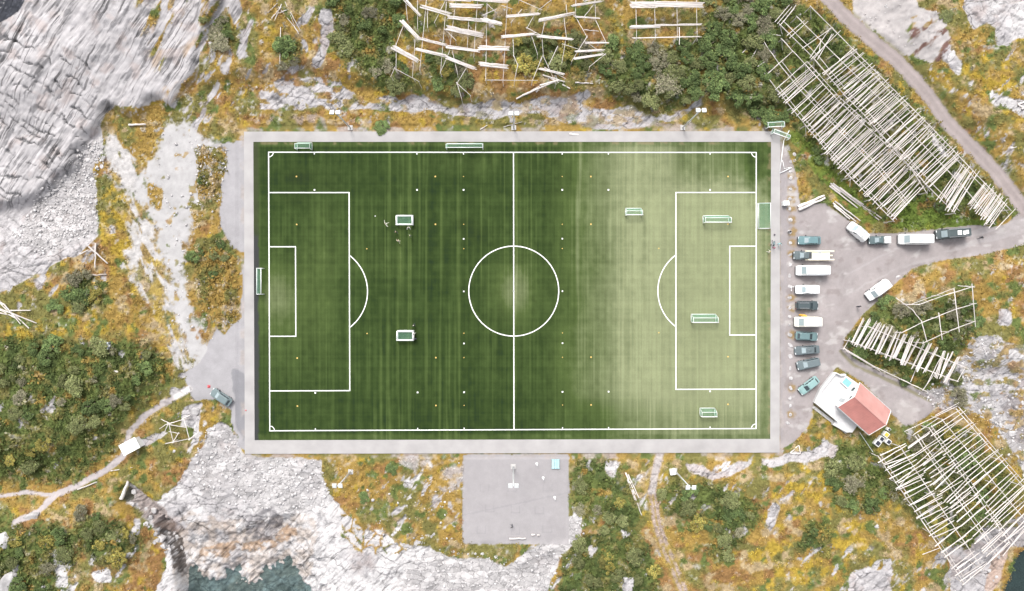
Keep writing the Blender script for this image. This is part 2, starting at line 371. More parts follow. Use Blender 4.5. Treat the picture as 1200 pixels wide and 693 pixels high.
streak = fbm((U*.82+V*.57)/7, (U*-.57+V*.82)/19, 4, 211)
rock = np.maximum(rock, patch*sm(.34, .50, streak+.16*N60))
outcrop = sm(.54, .64, fbm(U/12, V/16, 4, 311)+.1*N60)
rock = np.maximum(rock, outcrop*.9*(1-flat))
moss_tl = zone([[(150, -90), (266, -90), (262, 10), (250, 30), (238, 60), (226, 95), (203, 126), (188, 100), (176, 60), (158, 20)]], 10, .2, .3, .7)*sm(.18, .36, fbm((U*.9+V*.44)/7, (U*-.44+V*.9)/30, 4, 341))
rock = rock*(1-moss_tl)
cl = zone([rect(292, 84, 470, 156)], 6, .1, .3, .7, False)*.95+zone([rect(470, 84, 850, 156)], 6, .1, .3, .7, False)*.6+zone([rect(1078, 388, 1200, 620)], 8, .1, .3, .7, False)*.85
rock = rock*(1-cl*sm(.02, .2, fbm(U/11, V/7, 4, 351)))
crackmoss = zone([[(400, 600), (430, 590), (470, 620), (480, 650), (440, 650), (400, 640)]], 8, .2)
f1c, f2c, idc = voronoi(WU/17, WV/15, 61)
rock = rock*(1-crackmoss*sm(.16, .07, f2c-f1c))

# --- green, yellow, dry zones
GREEN = {
 'cliff': [[(380, -40), (478, -40), (470, 20), (462, 58), (478, 88), (492, 104), (452, 110), (425, 92), (398, 62), (388, 30)], [(500, 60), (540, 66), (548, 104), (520, 112), (500, 96)],
           [(600, 40), (690, 40), (694, 92), (650, 90), (600, 80)], [(236, 18), (262, 14), (276, 34), (272, 54), (246, 56)], [(318, 50), (334, 36), (352, 46), (350, 70), (332, 86)]],
 'thicket': [[(700, 62), (722, 48), (760, 56), (812, 52), (826, 30), (832, -40), (935, -40), (918, 20), (900, 55), (903, 95), (926, 130), (912, 146), (884, 140), (862, 122), (838, 108), (818, 108), (802, 124), (770, 124), (750, 122), (730, 108), (712, 118), (706, 92)]],
 'racks': [[(905, 115), (930, 150), (955, 190), (975, 205), (1000, 232), (1040, 268), (1100, 262), (1160, 266), (1185, 250), (1160, 215), (1090, 145), (1000, 50), (960, 10), (920, 10), (895, 60)]],
 'island': [[(990, 400), (1012, 372), (1040, 350), (1060, 362), (1090, 358), (1140, 344), (1146, 380), (1130, 410), (1110, 430), (1130, 450), (1090, 462), (1000, 424)], [(1110, 448), (1124, 440), (1150, 455), (1140, 470), (1118, 470)]],
 'south': [[(672, 534), (722, 540), (744, 580), (748, 612), (722, 622), (700, 604), (676, 602), (668, 570)], [(664, 640), (700, 618), (758, 632), (772, 700), (660, 720), (654, 690)],
           [(772, 572), (812, 558), (850, 574), (888, 588), (894, 612), (862, 640), (850, 658), (826, 652), (842, 622), (800, 606), (776, 598)],
           [(962, 540), (985, 520), (1026, 524), (1034, 552), (1052, 580), (1024, 602), (990, 592), (966, 572)], [(930, 640), (948, 610), (972, 620), (975, 645), (950, 655)], [(1046, 580), (1110, 640), (1130, 690), (1180, 640), (1190, 560), (1110, 490), (1054, 520), (1036, 540)]],
 'west': [[(-90, 396), (60, 394), (110, 404), (150, 396), (190, 410), (204, 448), (176, 468), (152, 480), (140, 500), (132, 532), (100, 554), (60, 568), (30, 560), (-90, 560)], [(80, 336), (96, 318), (118, 330), (112, 362), (86, 366)], [(222, 284), (256, 276), (282, 300), (284, 370), (262, 384), (236, 350)],
          [(230, 172), (268, 176), (258, 240), (232, 240)]],
 'southwest': [[(-90, 606), (14, 618), (60, 612), (92, 632), (88, 660), (84, 700), (70, 790), (-90, 790)], [(96, 600), (140, 610), (170, 636), (150, 660), (110, 660), (92, 632)]],
}
green = zone(sum(GREEN.values(), []), 12, .8, .3, .75)
yellow = zone([[(905, 560), (960, 540), (980, 590), (1020, 610), (1020, 660), (990, 670), (900, 700), (880, 660)], [(1090, 60), (1200, 60), (1200, 130), (1090, 100)], [(130, 120), (190, 120), (190, 200), (150, 190)],
               [(0, 360), (200, 360), (150, 400), (0, 400)], [(150, 180), (210, 300), (220, 420), (190, 420), (110, 250)]], 14, .3, .3, .7)
orange = zone([[(870, 600), (960, 560), (900, 700), (820, 700)], [(60, 280), (160, 280), (120, 340), (40, 340)], [(660, 640), (830, 600), (830, 700), (660, 700)], [(500, 40), (720, 20), (720, 130), (560, 130), (480, 90)],
               [(20, 600), (200, 600), (190, 700), (40, 700)], [(300, 60), (420, 60), (360, 110), (300, 110)], [(1010, 360), (1060, 320), (1200, 310), (1200, 340), (1060, 360)]], 14, .3, .3, .7)

def C(*c): return np.array(c, float)
def lerp(a, b, t): return a+(b-a)*t[..., None]
ochre, brown, olive, yel, dry, grn, dgrn = C(.255, .170, .048), C(.220, .125, .050), C(.145, .134, .044), C(.300, .214, .036), C(.32, .245, .14), C(.095, .120, .036), C(.062, .084, .028)
col = np.broadcast_to(ochre, U.shape+(3,)).copy()
col = lerp(col, brown, sm(.05, .45, N15+.35*orange-.15*yellow))
col = lerp(col, olive, sm(-.05, .35, fbm(U/24+9, V/24, 4, 401)-.25*orange+.08))
col = lerp(col, yel, sm(.15, .5, fbm(U/11, V/11, 4, 431)+.35*yellow-.15))
col = lerp(col, dry, sm(.22, .5, fbm(U/13+50, V/13, 4, 461)+.1*orange))
col = lerp(col, grn, sm(.2, .45, fbm(U/14, V/14+20, 4, 481)))
gcol = lerp(np.broadcast_to(grn, col.shape), dgrn, sm(-.2, .4, N15))
gcol = lerp(gcol, olive, sm(.05, .45, N8))
gcol = lerp(gcol, ochre, sm(.3, .6, fbm(U/12, V/12, 3, 501)))
col = lerp(col, gcol, green)
RACKG = zone([[(1035, 268), (1050, 240), (1090, 225), (1125, 255), (1180, 262), (1150, 272)], [(915, 140), (940, 160), (1000, 225), (1030, 262), (1010, 262), (950, 200)], [(1110, 446), (1126, 440), (1150, 455), (1140, 470), (1118, 468)]], 6, .3)
col = lerp(col, lerp(np.broadcast_to(C(.11, .16, .03), col.shape), brown, sm(.2, .5, N15)), RACKG*.8)
col = col*(1+.22*N3+.15*N8)[..., None]

# --- rock relief and colour
tl = blur(inside(U, V, [(-90, -90), (300, -90), (300, 120), (120, 180), (100, 240), (-90, 260)]), 14)
bw = 4*W1
a1 = -.60*U+.80*V; b1 = .80*U+.60*V+2*W1
fine = vnoise(b1/2.6, a1/34, 601)*.6+vnoise(b1/1.5, a1/18, 607)*.4
mid = fbm(b1/8, a1/60, 3, 613)
UP = np.maximum(U, -40)
cc = (V-.42*UP-.0024*UP*np.abs(UP)+7*W1+9*N30+5*N15+2.5*N3)/(17+4*N60)
bandcrack = 1-np.abs((cc-np.floor(cc))*2-1)
bandcrack = sm(.80, .90, bandcrack+.10*N3+.14*N8)*sm(-.12, .25, fbm(U/17, V/12, 4, 615)+.05)*sm(135, 105, U+.1*V)*sm(20, 40, V-.35*U)
longcrack = sm(.30, .45, vnoise(b1/4.5, a1/46, 631)*vnoise(U/14, V/14, 633)+.08*N3)
rel_tl = .12*fine-.8*bandcrack-.22*longcrack
f1, f2, cid = voronoi((.8*U+.6*V+6*W1)/27, (-.6*U+.8*V+6*W2)/15, 641)
blk = sm(.0, .07, f2-f1)
g1, g2, gid = voronoi((.76*U+.65*V)/9, (-.65*U+.76*V)/5.5, 651)
blk2 = sm(.0, .14, g2-g1)
rel_o = .7*(cid-.5)-.8*(1-blk)+.16*(gid-.5)-.3*(1-blk2)+.12*N8
RUBBLE = [[(40, 235), (85, 200), (95, 175), (118, 160), (124, 190), (112, 210), (118, 252), (114, 276), (60, 300), (20, 280)], [(245, 500), (275, 505), (284, 532), (340, 536), (376, 538), (390, 592), (340, 600), (260, 590), (215, 560)],
          [(500, 645), (560, 650), (600, 655), (655, 605), (690, 610), (640, 700), (560, 790), (450, 790), (480, 660)], [(1130, 470), (1160, 470), (1200, 500), (1290, 500), (1290, 620), (1218, 600), (1170, 520)], [(1076, 462), (1128, 418), (1140, 398), (1166, 392), (1160, 430), (1100, 480)]]
rub = np.minimum(zone(RUBBLE, 9, .25), 1-.55*zone([RUBBLE[1]], 9, .3)*sm(-.1, .3, N15))
h1, h2, hid = voronoi(WU/6.5, WV/6.0, 661)
rel_r = .25*(hid-.4)-.25*sm(.2, 0, h2-h1)
rel = tl*rel_tl+(1-tl)*rel_o
rel = rel*(1-rub)+rel_r*rub
smooth_slab = zone([[(345, 600), (380, 596), (420, 615), (450, 640), (470, 680), (420, 700), (360, 690), (352, 650)], [(1102, 54), (1112, 50), (1126, 70), (1122, 88), (1112, 80)]], 6, .2)
rel = rel*(1-.45*smooth_slab)
relief = (rel+1.6*zone([GULLY, GULLY_TOP], 5, .3)*(.6*N3+.8*N8))*sm(.35, .75, rock)*(1-flat)
HT = HB+relief*.42
rc = C(.375, .358, .364)*(1+.10*N15+.08*N3)[..., None]
rc = lerp(rc, C(.32, .275, .265), sm(.1, .5, fbm(U/16, V/16, 4, 701))*.7)
rc = lerp(rc, C(.50, .485, .485), sm(0, .5, fbm(U/30, V/30, 3, 711)+.9*(V/400-.9)*(U < 760)-.1)*.8)
rc = rc*(1+.16*(fine*tl*1.6)+.14*(cid-.5)*(1-tl))[..., None]
hair = sm(.22, .55, vnoise(b1/1.9, a1/13, 671)*.75+vnoise(b1/3.6, a1/34, 673)*.5)*sm(-.5, .2, N15+.3*N8)
crack_dark = np.clip(tl*(bandcrack*.9+longcrack*.4+.62*hair), 0, .85)  # darker along cracks, bed lines and stone gaps
crack_dark = np.maximum(crack_dark, (1-tl)*.55*np.maximum((1-blk)*sm(-.1, .3, N15), .5*(1-blk2)*sm(0, .4, N8)))
crack_dark = np.maximum(crack_dark, rub*.4*sm(.12, 0, h2-h1))
hair2 = sm(.25, .6, vnoise((.7*U+.72*V+4*W1)/1.6, (-.72*U+.7*V)/9, 681)*.7+.5*N3)*(1-tl)*(1-rub)
rc = lerp(rc, C(.13, .125, .13), .6*hair2*sm(-.3, .3, N15+.2))
rc = lerp(rc, C(.075, .075, .08), crack_dark)
rc = lerp(rc, C(.34, .325, .325), rub*.7)*(1+.35*(hid-.5)*rub)[..., None]
rc = lerp(rc, C(.30, .20, .11), .55*sm(.1, .5, fbm(b1/10, a1/30, 3, 721))*zone([[(170, -90), (266, -90), (226, 95), (203, 126), (160, 130), (175, 60)]], 14, .2))
# wet rock near the sea: rusty algae belt and dark gully
shore1 = zone([[(212, 600), (300, 612), (360, 600), (372, 620), (362, 690), (352, 790), (200, 790), (205, 660)]], 9, .3)
rc = lerp(rc, C(.31, .25, .205), shore1*.6*sm(-.5, .3, N8))
rust = zone([[(236, 642), (262, 636), (300, 634), (322, 624), (340, 612), (350, 626), (326, 640), (300, 648), (262, 654), (240, 662)]], 5, .4)
rc = lerp(rc, C(.30, .18, .09), rust*.6*sm(-.5, .35, N8+.5*N3))
wetdark = zone([[(302, 600), (322, 592), (330, 610), (322, 630), (300, 634), (290, 622)], [(284, 598), (296, 600), (306, 620), (290, 618)]], 5, .4)
rc = lerp(rc, C(.16, .15, .16), wetdark*.7*sm(-.6, .2, N3+.5*N8))
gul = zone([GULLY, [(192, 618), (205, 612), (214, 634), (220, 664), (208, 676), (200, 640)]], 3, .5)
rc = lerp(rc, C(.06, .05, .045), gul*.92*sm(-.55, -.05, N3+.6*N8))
gul2 = zone([[(140, 570), (175, 578), (205, 606), (212, 625), (190, 616), (160, 600)]], 5, .6)
rc = lerp(rc, C(.20, .15, .13), gul2*.6)
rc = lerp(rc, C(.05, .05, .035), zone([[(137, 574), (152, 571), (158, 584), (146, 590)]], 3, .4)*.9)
br_dark = zone([[(1172, 470), (1290, 450), (1290, 560), (1190, 520)], [(1170, 625), (1196, 600), (1230, 590), (1230, 640), (1176, 650)]], 9, .4)
rc = lerp(rc, C(.17, .15, .15), br_dark*.65)
rc = lerp(rc, C(.36, .25, .19), zone([[(1160, 650), (1190, 640), (1175, 690), (1150, 700)]], 5, .3)*.7)
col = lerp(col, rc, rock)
dtl = zone([DARKTL], 4, .3)
col = lerp(col, C(.035, .037, .045)*(1+.6*sm(.1, .5, N3))[..., None], dtl)

# --- gravel, tarmac, tracks
grav = C(.335, .315, .318)
def lay(mask, c, amt=1.0):
    global col
    col = lerp(col, c if getattr(c, 'ndim', 1) > 1 else np.broadcast_to(c, col.shape), mask*amt)
fieldg = zone([[(984, -90), (1078, -90), (1074, 6), (1108, 22), (1116, 42), (1094, 74), (1060, 66), (1030, 40), (1000, 18)]], 6, .5)
lay(fieldg*(1-sm(.1, .4, fbm((U+V)/9, (U-V)/22, 4, 801))*zone([[(1060, 20), (1120, 20), (1110, 80), (1070, 90)]], 8, .2)), C(.36, .335, .33)*(1+.12*N3)[..., None])
lay(zone([[(1068, 30), (1112, 30), (1118, 52), (1096, 80), (1072, 68)]], 7, .3)*sm(.0, .35, fbm((U+V)/9, (U-V)/22, 4, 801)), C(.13, .075, .065))
pale = zone([PALE_STREAK], 11, .9, .22, .78)
veg_in = sm(.12, .34, fbm((U*.93+V*-.37)/7, (U*.37+V*.93)/24, 4, 811)+.0022*(V-230))
lay(pale*(1-.9*veg_in), C(.385, .37, .365)*(1+.12*N3)[..., None])
gt = zone([GTRACK], 10, .85, .22, .78)
lay(gt*(1-.85*sm(.38, .5, fbm(U/9, V/9, 3, 821))), C(.36, .35, .35)*(1+.10*N3+.10*N8+.12*N15)[..., None])
ta = zone([TARMAC, TARMAC2], 2.5, .25)
lay(ta, C(.30, .29, .30)*(1+.10*N15+.05*N3)[..., None])
lay(zone([[(268, 430), (287, 440), (287, 530), (276, 500)]], 6, .2), C(.17, .17, .185), .7)
tufty = zone([[(228, 172), (268, 172), (262, 205), (258, 244), (236, 242), (230, 210)], [(226, 276), (250, 278), (264, 292), (284, 302), (285, 372), (262, 392), (244, 372), (230, 330)], [(172, 215), (190, 222), (188, 245), (174, 240)],
              [(134, 125), (190, 122), (192, 150), (166, 188), (150, 180), (136, 160)], [(218, 236), (256, 242), (250, 256), (232, 262)]], 4, .45)
tcol = lerp(lerp(np.broadcast_to(ochre, col.shape), olive, sm(-.1, .3, N15)), dry, sm(.2, .4, N8))
lay(tufty*(1-.8*sm(.3, .45, N3)), tcol*(1+.2*N3)[..., None])
lot = zone([LOT], 2.2, .25, warp=False)
lotc = C(.278, .250, .248)*(1+.13*N15+.07*N3+.06*N60)[..., None]
bst = np.full_like(U, 1e9)
for bu, bv in ((926, 222), (926, 234), (926, 245), (927, 258), (928, 272), (928, 285), (927, 298), (926, 349), (927, 361), (926, 205), (927, 392), (926, 455), (926, 486)): bst = np.minimum(bst, np.hypot(U-bu-1.5, V-bv))
bst_m = sm(7, 2.5, bst+2.5*N3+1.5*N8)*.8
lotc = lerp(lotc, C(.24, .16, .055), bst_m)
lotc = lerp(lotc, C(.42, .40, .39), .6*sm(.25, .55, fbm(U/16, V/10, 4, 841)))
lotc = lerp(lotc, C(.20, .17, .165), .55*sm(.3, .6, fbm(U/12+7, V/9, 4, 851)))
ruts = sm(.2, .6, vnoise((dist_line(U, V, [(1000, 330), (1060, 297), (1130, 282), (1210, 262)])+3*W1)/3.5, U/60, 861))*sm(24, 14, dist_line(U, V, [(1000, 330), (1060, 297), (1130, 282), (1210, 262)]))
lotc = lerp(lotc, C(.36, .34, .34), .4*ruts)
lay(lot, lotc)
lay(zone([[(913, 160), (924, 200), (922, 290), (921, 440), (916, 520), (913, 520)]], 3, .2), C(.265, .245, .25), .6)
tr = sm(9.4, 7.6, dist_line(U, V, TRACK)+1.6*N8+1.0*N3)
rutt = sm(.8, 2.2, np.abs(np.abs(dist_line(U, V, TRACK)+N8)-4.2))
lay(tr, C(.29, .25, .243)*(1+.08*N3+.10*N15)[..., None]*(1-.1*rutt)[..., None])
vergeN = sm(15, 9, dist_line(U, V, TRACK)+3*N8)*(1-tr)
lay(vergeN*sm(-.2, .2, N8), olive*1.05, .6)
lp = np.minimum(dist_line(U, V, LPATH), dist_line(U, V, LPATH2)+1.2)
lpm = sm(4.2, 2.6, lp+1.4*N8+.9*N3)
lay(lpm, C(.36, .325, .325)*(1+.16*N3)[..., None])
lay(sm(4.5, 2, dist_line(U, V, [(222, 456), (206, 465)])+N3), C(.5, .48, .48))
t1 = dist_line(U, V, TRAIL)
lay(sm(11, 4, t1+3*N8), C(.27, .20, .06)*(1+.2*N8)[..., None], .9)
lay(sm(2.8, 1.4, np.abs(np.abs(t1+N8)-3.0)+.8*N3)*sm(-.5, .1, N8+.3*N3), C(.32, .255, .225), .95)
lay(sm(5, 3, np.maximum(t1+N3, V-575)), C(.33, .30, .29)*(1+.1*N3)[..., None])
p3 = sm(7.5, 5.5, dist_line(U, V, P3)+1.5*N8)
lay(p3, C(.29, .262, .262)*(1+.12*N3)[..., None])
lay(p3*sm(2.6, 1.2, np.abs(dist_line(U, V, P3)+N8)), olive, .6)
ct = zone([COURT], 2.4, .42, warp=False)
stain = sm(.25, .6, fbm(U/26, V/22, 4, 871))
lay(ct, C(.292, .277, .282)*(1+.035*N3+.05*N60)[..., None])
lay(ct*stain, C(.255, .241, .247), .5)
def court_mark(x0, y0, x1, y1, w=.5):
    lay(sm(w+.7, w, dist_line(U, V, [(x0, y0), (x1, y1)])+.5*N3), C(.235, .225, .235), .45)
court_mark(542, 604, 668, 577, .5)
for (cx, cy) in ((568, 572), (600, 572), (642, 572), (574, 596), (604, 597), (632, 598), (564, 621), (604, 622), (641, 620)):
    for k in (-5, 5): court_mark(cx+k, cy-4, cx+k, cy+4, .25)
    court_mark(cx-5, cy+4, cx+5, cy+4, .2)
bank = sm(1.2, .3, blur(inside(U, V, rect(280, 148, 920, 538)), 3))   # thin stony shoulder round the paved walk
shoulder = sm(.35, .75, blur(inside(U, V, rect(282, 149, 918, 537)).astype(float), 3.2)+.5*N8)
lay(shoulder*sm(-.1, .3, N15), C(.32, .285, .27)*(1+.2*N3)[..., None], .7)
lay(zone([[(460, 536), (545, 538), (540, 600), (520, 590), (490, 560)]], 8, .4)*sm(-.15, .2, N15), C(.37, .345, .345), .75)
lay(zone([[(320, 128), (352, 130), (420, 148), (310, 152)], [(620, 140), (830, 146), (880, 152), (640, 154)]], 5, .5)*sm(-.05, .3, N15), C(.31, .26, .235), .7)
lay(zone([[(1042, 462), (1080, 470), (1074, 500), (1056, 498)]], 12, .6, .3, .8), C(.36, .33, .32), .5)
vegmask = np.clip(1-np.maximum.reduce([rock, sm(.2, .6, pitchflat), gt*(1-tufty), ta*(1-tufty), lot, tr, lpm, ct, p3, dtl, pale*(1-veg_in)*(1-tufty), fieldg*.9]), 0, 1)
HT = HT+vegmask*(.14*N3+.25*np.abs(N8)*(1+green))*(1-sm(.2, .8, pitchflat))*(1-flat*.8)
HT = HT*(1-sm(.25, .9, pitchflat)) - .12*sm(.25, .9, pitchflat)
depth = np.clip((SEA-HT)/3.0, 0, 1)
col = lerp(col, C(.05, .062, .06), sm(.15, .9, depth+.16*N8+.1*N3))
col = np.clip(col, .015, .62)

idx = (np.arange(NY-1)[:, None]*NX+np.arange(NX-1)[None, :])
QUADS = np.stack([idx, idx+1, idx+NX+1, idx+NX], -1).reshape(-1, 4)
MADE = np.maximum.reduce([gt*(1-tufty), ta*(1-tufty), lot, tr, lpm, ct, p3, fieldg*.9])*(1-bst_m)
GK = np.stack([rock*tl, rock*(1-tl)*(1-rub), rock*rub, 1-MADE], -1).reshape(-1, 4)
GV = np.stack([X, Y, HT], -1).reshape(-1, 3); GC = col.reshape(-1, 3)
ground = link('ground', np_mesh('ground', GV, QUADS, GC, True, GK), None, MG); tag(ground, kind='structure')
def gz(x, y):
    i = int(np.clip(np.searchsorted(gx, x)-1, 0, NX-2)); j = int(np.clip(np.searchsorted(gy, y)-1, 0, NY-2))
    tx = (x-gx[i])/(gx[i+1]-gx[i]); ty = (y-gy[j])/(gy[j+1]-gy[j])
    return float((HT[j, i]*(1-tx)+HT[j, i+1]*tx)*(1-ty)+(HT[j+1, i]*(1-tx)+HT[j+1, i+1]*tx)*ty)
def gzs(x, y):
    i = np.clip(np.searchsorted(gx, x)-1, 0, NX-2); j = np.clip(np.searchsorted(gy, y)-1, 0, NY-2)
    return HT[j, i], col[j, i], vegmask[j, i], green[j, i]
def at(u, v, dz=0.0):
    """photograph pixel -> the point dz above the terrain seen there"""
    z = 0
    for k in range(6):
        s = S*(H-z)/H; x = (u-600)*s; y = (346.5-v)*s
        z = gz(x, y)+dz
    return Vector((x, y, z))
def atz(u, v, z):
    s = S*(H-z)/H
    return Vector(((u-600)*s, (346.5-v)*s, z))
def overlay(name, mask, lift=0.02):
    m = (mask > .5)
    q = (m[:-1, :-1] & m[1:, :-1] & m[:-1, 1:] & m[1:, 1:]).ravel()
    F = QUADS[q]; ids, inv = np.unique(F.ravel(), return_inverse=True)
    VV = GV[ids].copy(); VV[:, 2] += lift
    o = link(name, np_mesh(name, VV, inv.reshape(-1, 4), GC[ids], True, GK[ids]), None, MG)
    return tag(o, kind='structure')
notp = 1-sm(.2, .5, pitchflat)
roadm = np.maximum(lot*(U > 1010)*(V < 350)*(V > 235), 0)
overlay('car_park', (lot-roadm)*notp*(1-tr))
overlay('road', roadm*(1-tr))
overlay('gravel_track', tr)
overlay('footpath', np.maximum(lpm, p3*(1-lot)))
overlay('gravel_court', ct*notp)
overlay('gravel_yard', np.maximum(ta, gt)*(1-tufty)*notp)
overlay('trail', sm(5, 3, np.maximum(t1+N3, V-575))*(1-ct)*notp, .025)

# --- sea
def make_water():
    m, nt, b, out = new_mat('sea_water')
    b.inputs['Base Color'].default_value = (.05, .072, .074, 1); b.inputs['Roughness'].default_value = .12
    n = _noise(nt, .35, 3); bp = nt.nodes.new('ShaderNodeBump'); bp.inputs['Strength'].default_value = .12; bp.inputs['Distance'].default_value = .1
    nt.links.new(n.outputs['Fac'], bp.inputs['Height']); nt.links.new(bp.outputs[0], b.inputs['Normal'])
    t = nt.nodes.new('ShaderNodeBsdfTransparent'); t.inputs[0].default_value = (.70, .84, .84, 1)
    mx = nt.nodes.new('ShaderNodeMixShader'); mx.inputs[0].default_value = .36
    nt.links.new(t.outputs[0], mx.inputs[1]); nt.links.new(b.outputs[0], mx.inputs[2]); nt.links.new(mx.outputs[0], out.inputs[0])
    g = 4000
    tag(link('water', np_mesh('water', [(-g, -g, SEA), (g, -g, SEA), (g, g, SEA), (-g, g, SEA)], [(0, 1, 2, 3)]), None, m), kind='structure')
    sb = mat_plain('sea_bed', (.06, .075, .07), 1)
    tag(link('sea_bed', np_mesh('sea_bed', [(-g, -g, SEA-7), (g, -g, SEA-7), (g, g, SEA-7), (-g, g, SEA-7)], [(0, 1, 2, 3)]), None, sb), kind='structure')
make_water()

# ---------------------------------------------------------------- pitch: paved walk, turf, painted lines
def bil(c, s, t):
    (x0, y0), (x1, y1), (x2, y2), (x3, y3) = c          # TL TR BR BL
    return ((x0*(1-s)+x1*s)*(1-t)+(x3*(1-s)+x2*s)*t, (y0*(1-s)+y1*s)*(1-t)+(y3*(1-s)+y2*s)*t)
WOUT = [(286, 154.5), (914, 154), (913.5, 530.5), (287, 532)]; WIN = [(297, 166.5), (903.5, 166.5), (902.5, 514.5), (298.5, 516)]
MWALK = mat_plain('pale_paving', (.350, .336, .333), .9, var=.13, scale=.3, spec=.2)
def make_walk():
    bm = bmesh.new()
    def ring(c, z): return [bm.verts.new(((u-600)*S, (346.5-v)*S, z)) for u, v in c]
    o1, i1, o0, i0 = ring(WOUT, .07), ring(WIN, .07), ring(WOUT, -.3), ring(WIN, -.05)
    for k in range(4):
        j = (k+1) % 4
        bm.faces.new((o1[j], o1[k], i1[k], i1[j])); bm.faces.new((o0[j], o0[k], o1[k], o1[j])); bm.faces.new((i1[j], i1[k], i0[k], i0[j]))
    bmesh.ops.recalc_face_normals(bm, faces=bm.faces)
    me = bpy.data.meshes.new('pavement'); bm.to_mesh(me); bm.free()
    return tag(link('pavement', me, None, MWALK), kind='structure')
make_walk()
def make_turf():
    ns, ntt = 560, 330
    s, t = np.meshgrid(np.linspace(0, 1, ns), np.linspace(0, 1, ntt))
    u, v = bil(WIN, s, t)
    st1 = vnoise(u/1.5, v/140, 901)*.55+vnoise(u/4, v/220, 903)*.22+vnoise(u/19, v/300, 905)*.26
    st2 = vnoise(v/2.2, v*0, 911)*.35+vnoise(v/9, v*0, 913)*.4
    pil = vnoise(u/1.6, v/30, 921)*.6+vnoise(u/5, v/50, 923)*.5
    n = fbm(u/7, v/7, 3, 931); big = fbm(u/60, v/50, 3, 941)
    x_t = sm(622, 735, u+9*big)                                           # pale right side: turf glare and pile sheen painted into the colour
    wear_sheen = x_t*.80+.20*sm(735, 800, u)*sm(190, 250, v)
    wear_sheen = wear_sheen-.44*sm(780, 802, u+5*n)*sm(232, 196, v+6*n)*sm(700, 860, u+30*big)-.25*sm(860, 882, u)*sm(300, 220, v)
    wear_sheen = wear_sheen-.30*sm(455, 492, v+8*n)*sm(640, 720, u)
    wear_sheen = wear_sheen-.22*sm(640, 740, u)*sm(740, 700, u)+.06*sm(790, 830, u)*sm(240, 280, v)*sm(480, 440, v)+.07
    wear_sheen = wear_sheen+.16*sm(420, 440, u)*sm(0.1, .6, st1)
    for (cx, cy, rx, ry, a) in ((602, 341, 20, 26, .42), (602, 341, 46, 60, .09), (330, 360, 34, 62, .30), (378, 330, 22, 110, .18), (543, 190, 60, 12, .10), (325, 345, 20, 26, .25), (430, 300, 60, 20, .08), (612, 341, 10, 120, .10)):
        wear_sheen = wear_sheen+a*np.exp(-((u-cx)/rx)**2-((v-cy)/ry)**2)
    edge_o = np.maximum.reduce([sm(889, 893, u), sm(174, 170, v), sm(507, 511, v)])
    wear_sheen = wear_sheen*(1-.6*edge_o)+(.27+.10*n)*edge_o
    band = .03*sm(.25, .6, st1)+.05*pil+.06*st1*(1-.5*wear_sheen)+.05*st2*(1-.5*wear_sheen)+.05*n
    w = np.clip(wear_sheen+band+.05, 0, 1)
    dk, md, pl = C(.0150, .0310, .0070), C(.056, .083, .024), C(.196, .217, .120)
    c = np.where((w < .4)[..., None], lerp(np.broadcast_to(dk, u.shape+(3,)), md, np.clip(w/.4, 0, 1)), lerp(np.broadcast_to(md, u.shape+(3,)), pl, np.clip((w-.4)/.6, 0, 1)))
    c = c*(1+.10*n+.16*st1+.10*st2+.08*pil)[..., None]
    for (cx, cy, k) in ((350, 208, 1), (345, 233, .7), (560, 275, .6), (545, 262, .6)):
        c = c*(1-.35*k*np.exp(-((u-cx)/16)**2-((v-cy)/8)**2))[..., None]
    lft = sm(304.5, 302.0, u+1.5*n)*sm(262, 285, v+10*n)
    c = lerp(c, np.broadcast_to(C(.040, .042, .042), c.shape), lft)
    lft2 = sm(306, 300, u)*sm(285, 262, v)
    c = lerp(c, np.broadcast_to(C(.05, .055, .03), c.shape), lft2*.6)
    bare = np.maximum(sm(171, 168, v)*sm(.1, .4, n), sm(897, 901, u)*sm(.05, .35, n)*.8)
    c = lerp(c, np.broadcast_to(C(.22, .16, .10), c.shape), bare*.45)
    Vv = np.stack([(u-600)*S, (346.5-v)*S, np.full(u.shape, .02)], -1).reshape(-1, 3)
    i = (np.arange(ntt-1)[:, None]*ns+np.arange(ns-1)[None, :])
    F = np.stack([i, i+ns, i+ns+1, i+1], -1).reshape(-1, 4)
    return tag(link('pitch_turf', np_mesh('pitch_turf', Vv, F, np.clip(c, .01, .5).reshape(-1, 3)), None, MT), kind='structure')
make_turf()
LINE = [(314.8, 178.6), (886.2, 178.9), (886.0, 502.4), (316.2, 505.0)]
def pl(u, v):
    """ideal pitch pixel -> as it lies"""
    s = (u-315.5)/570.5; t = (v-178.7)/325.0
    return bil(LINE, s, t)
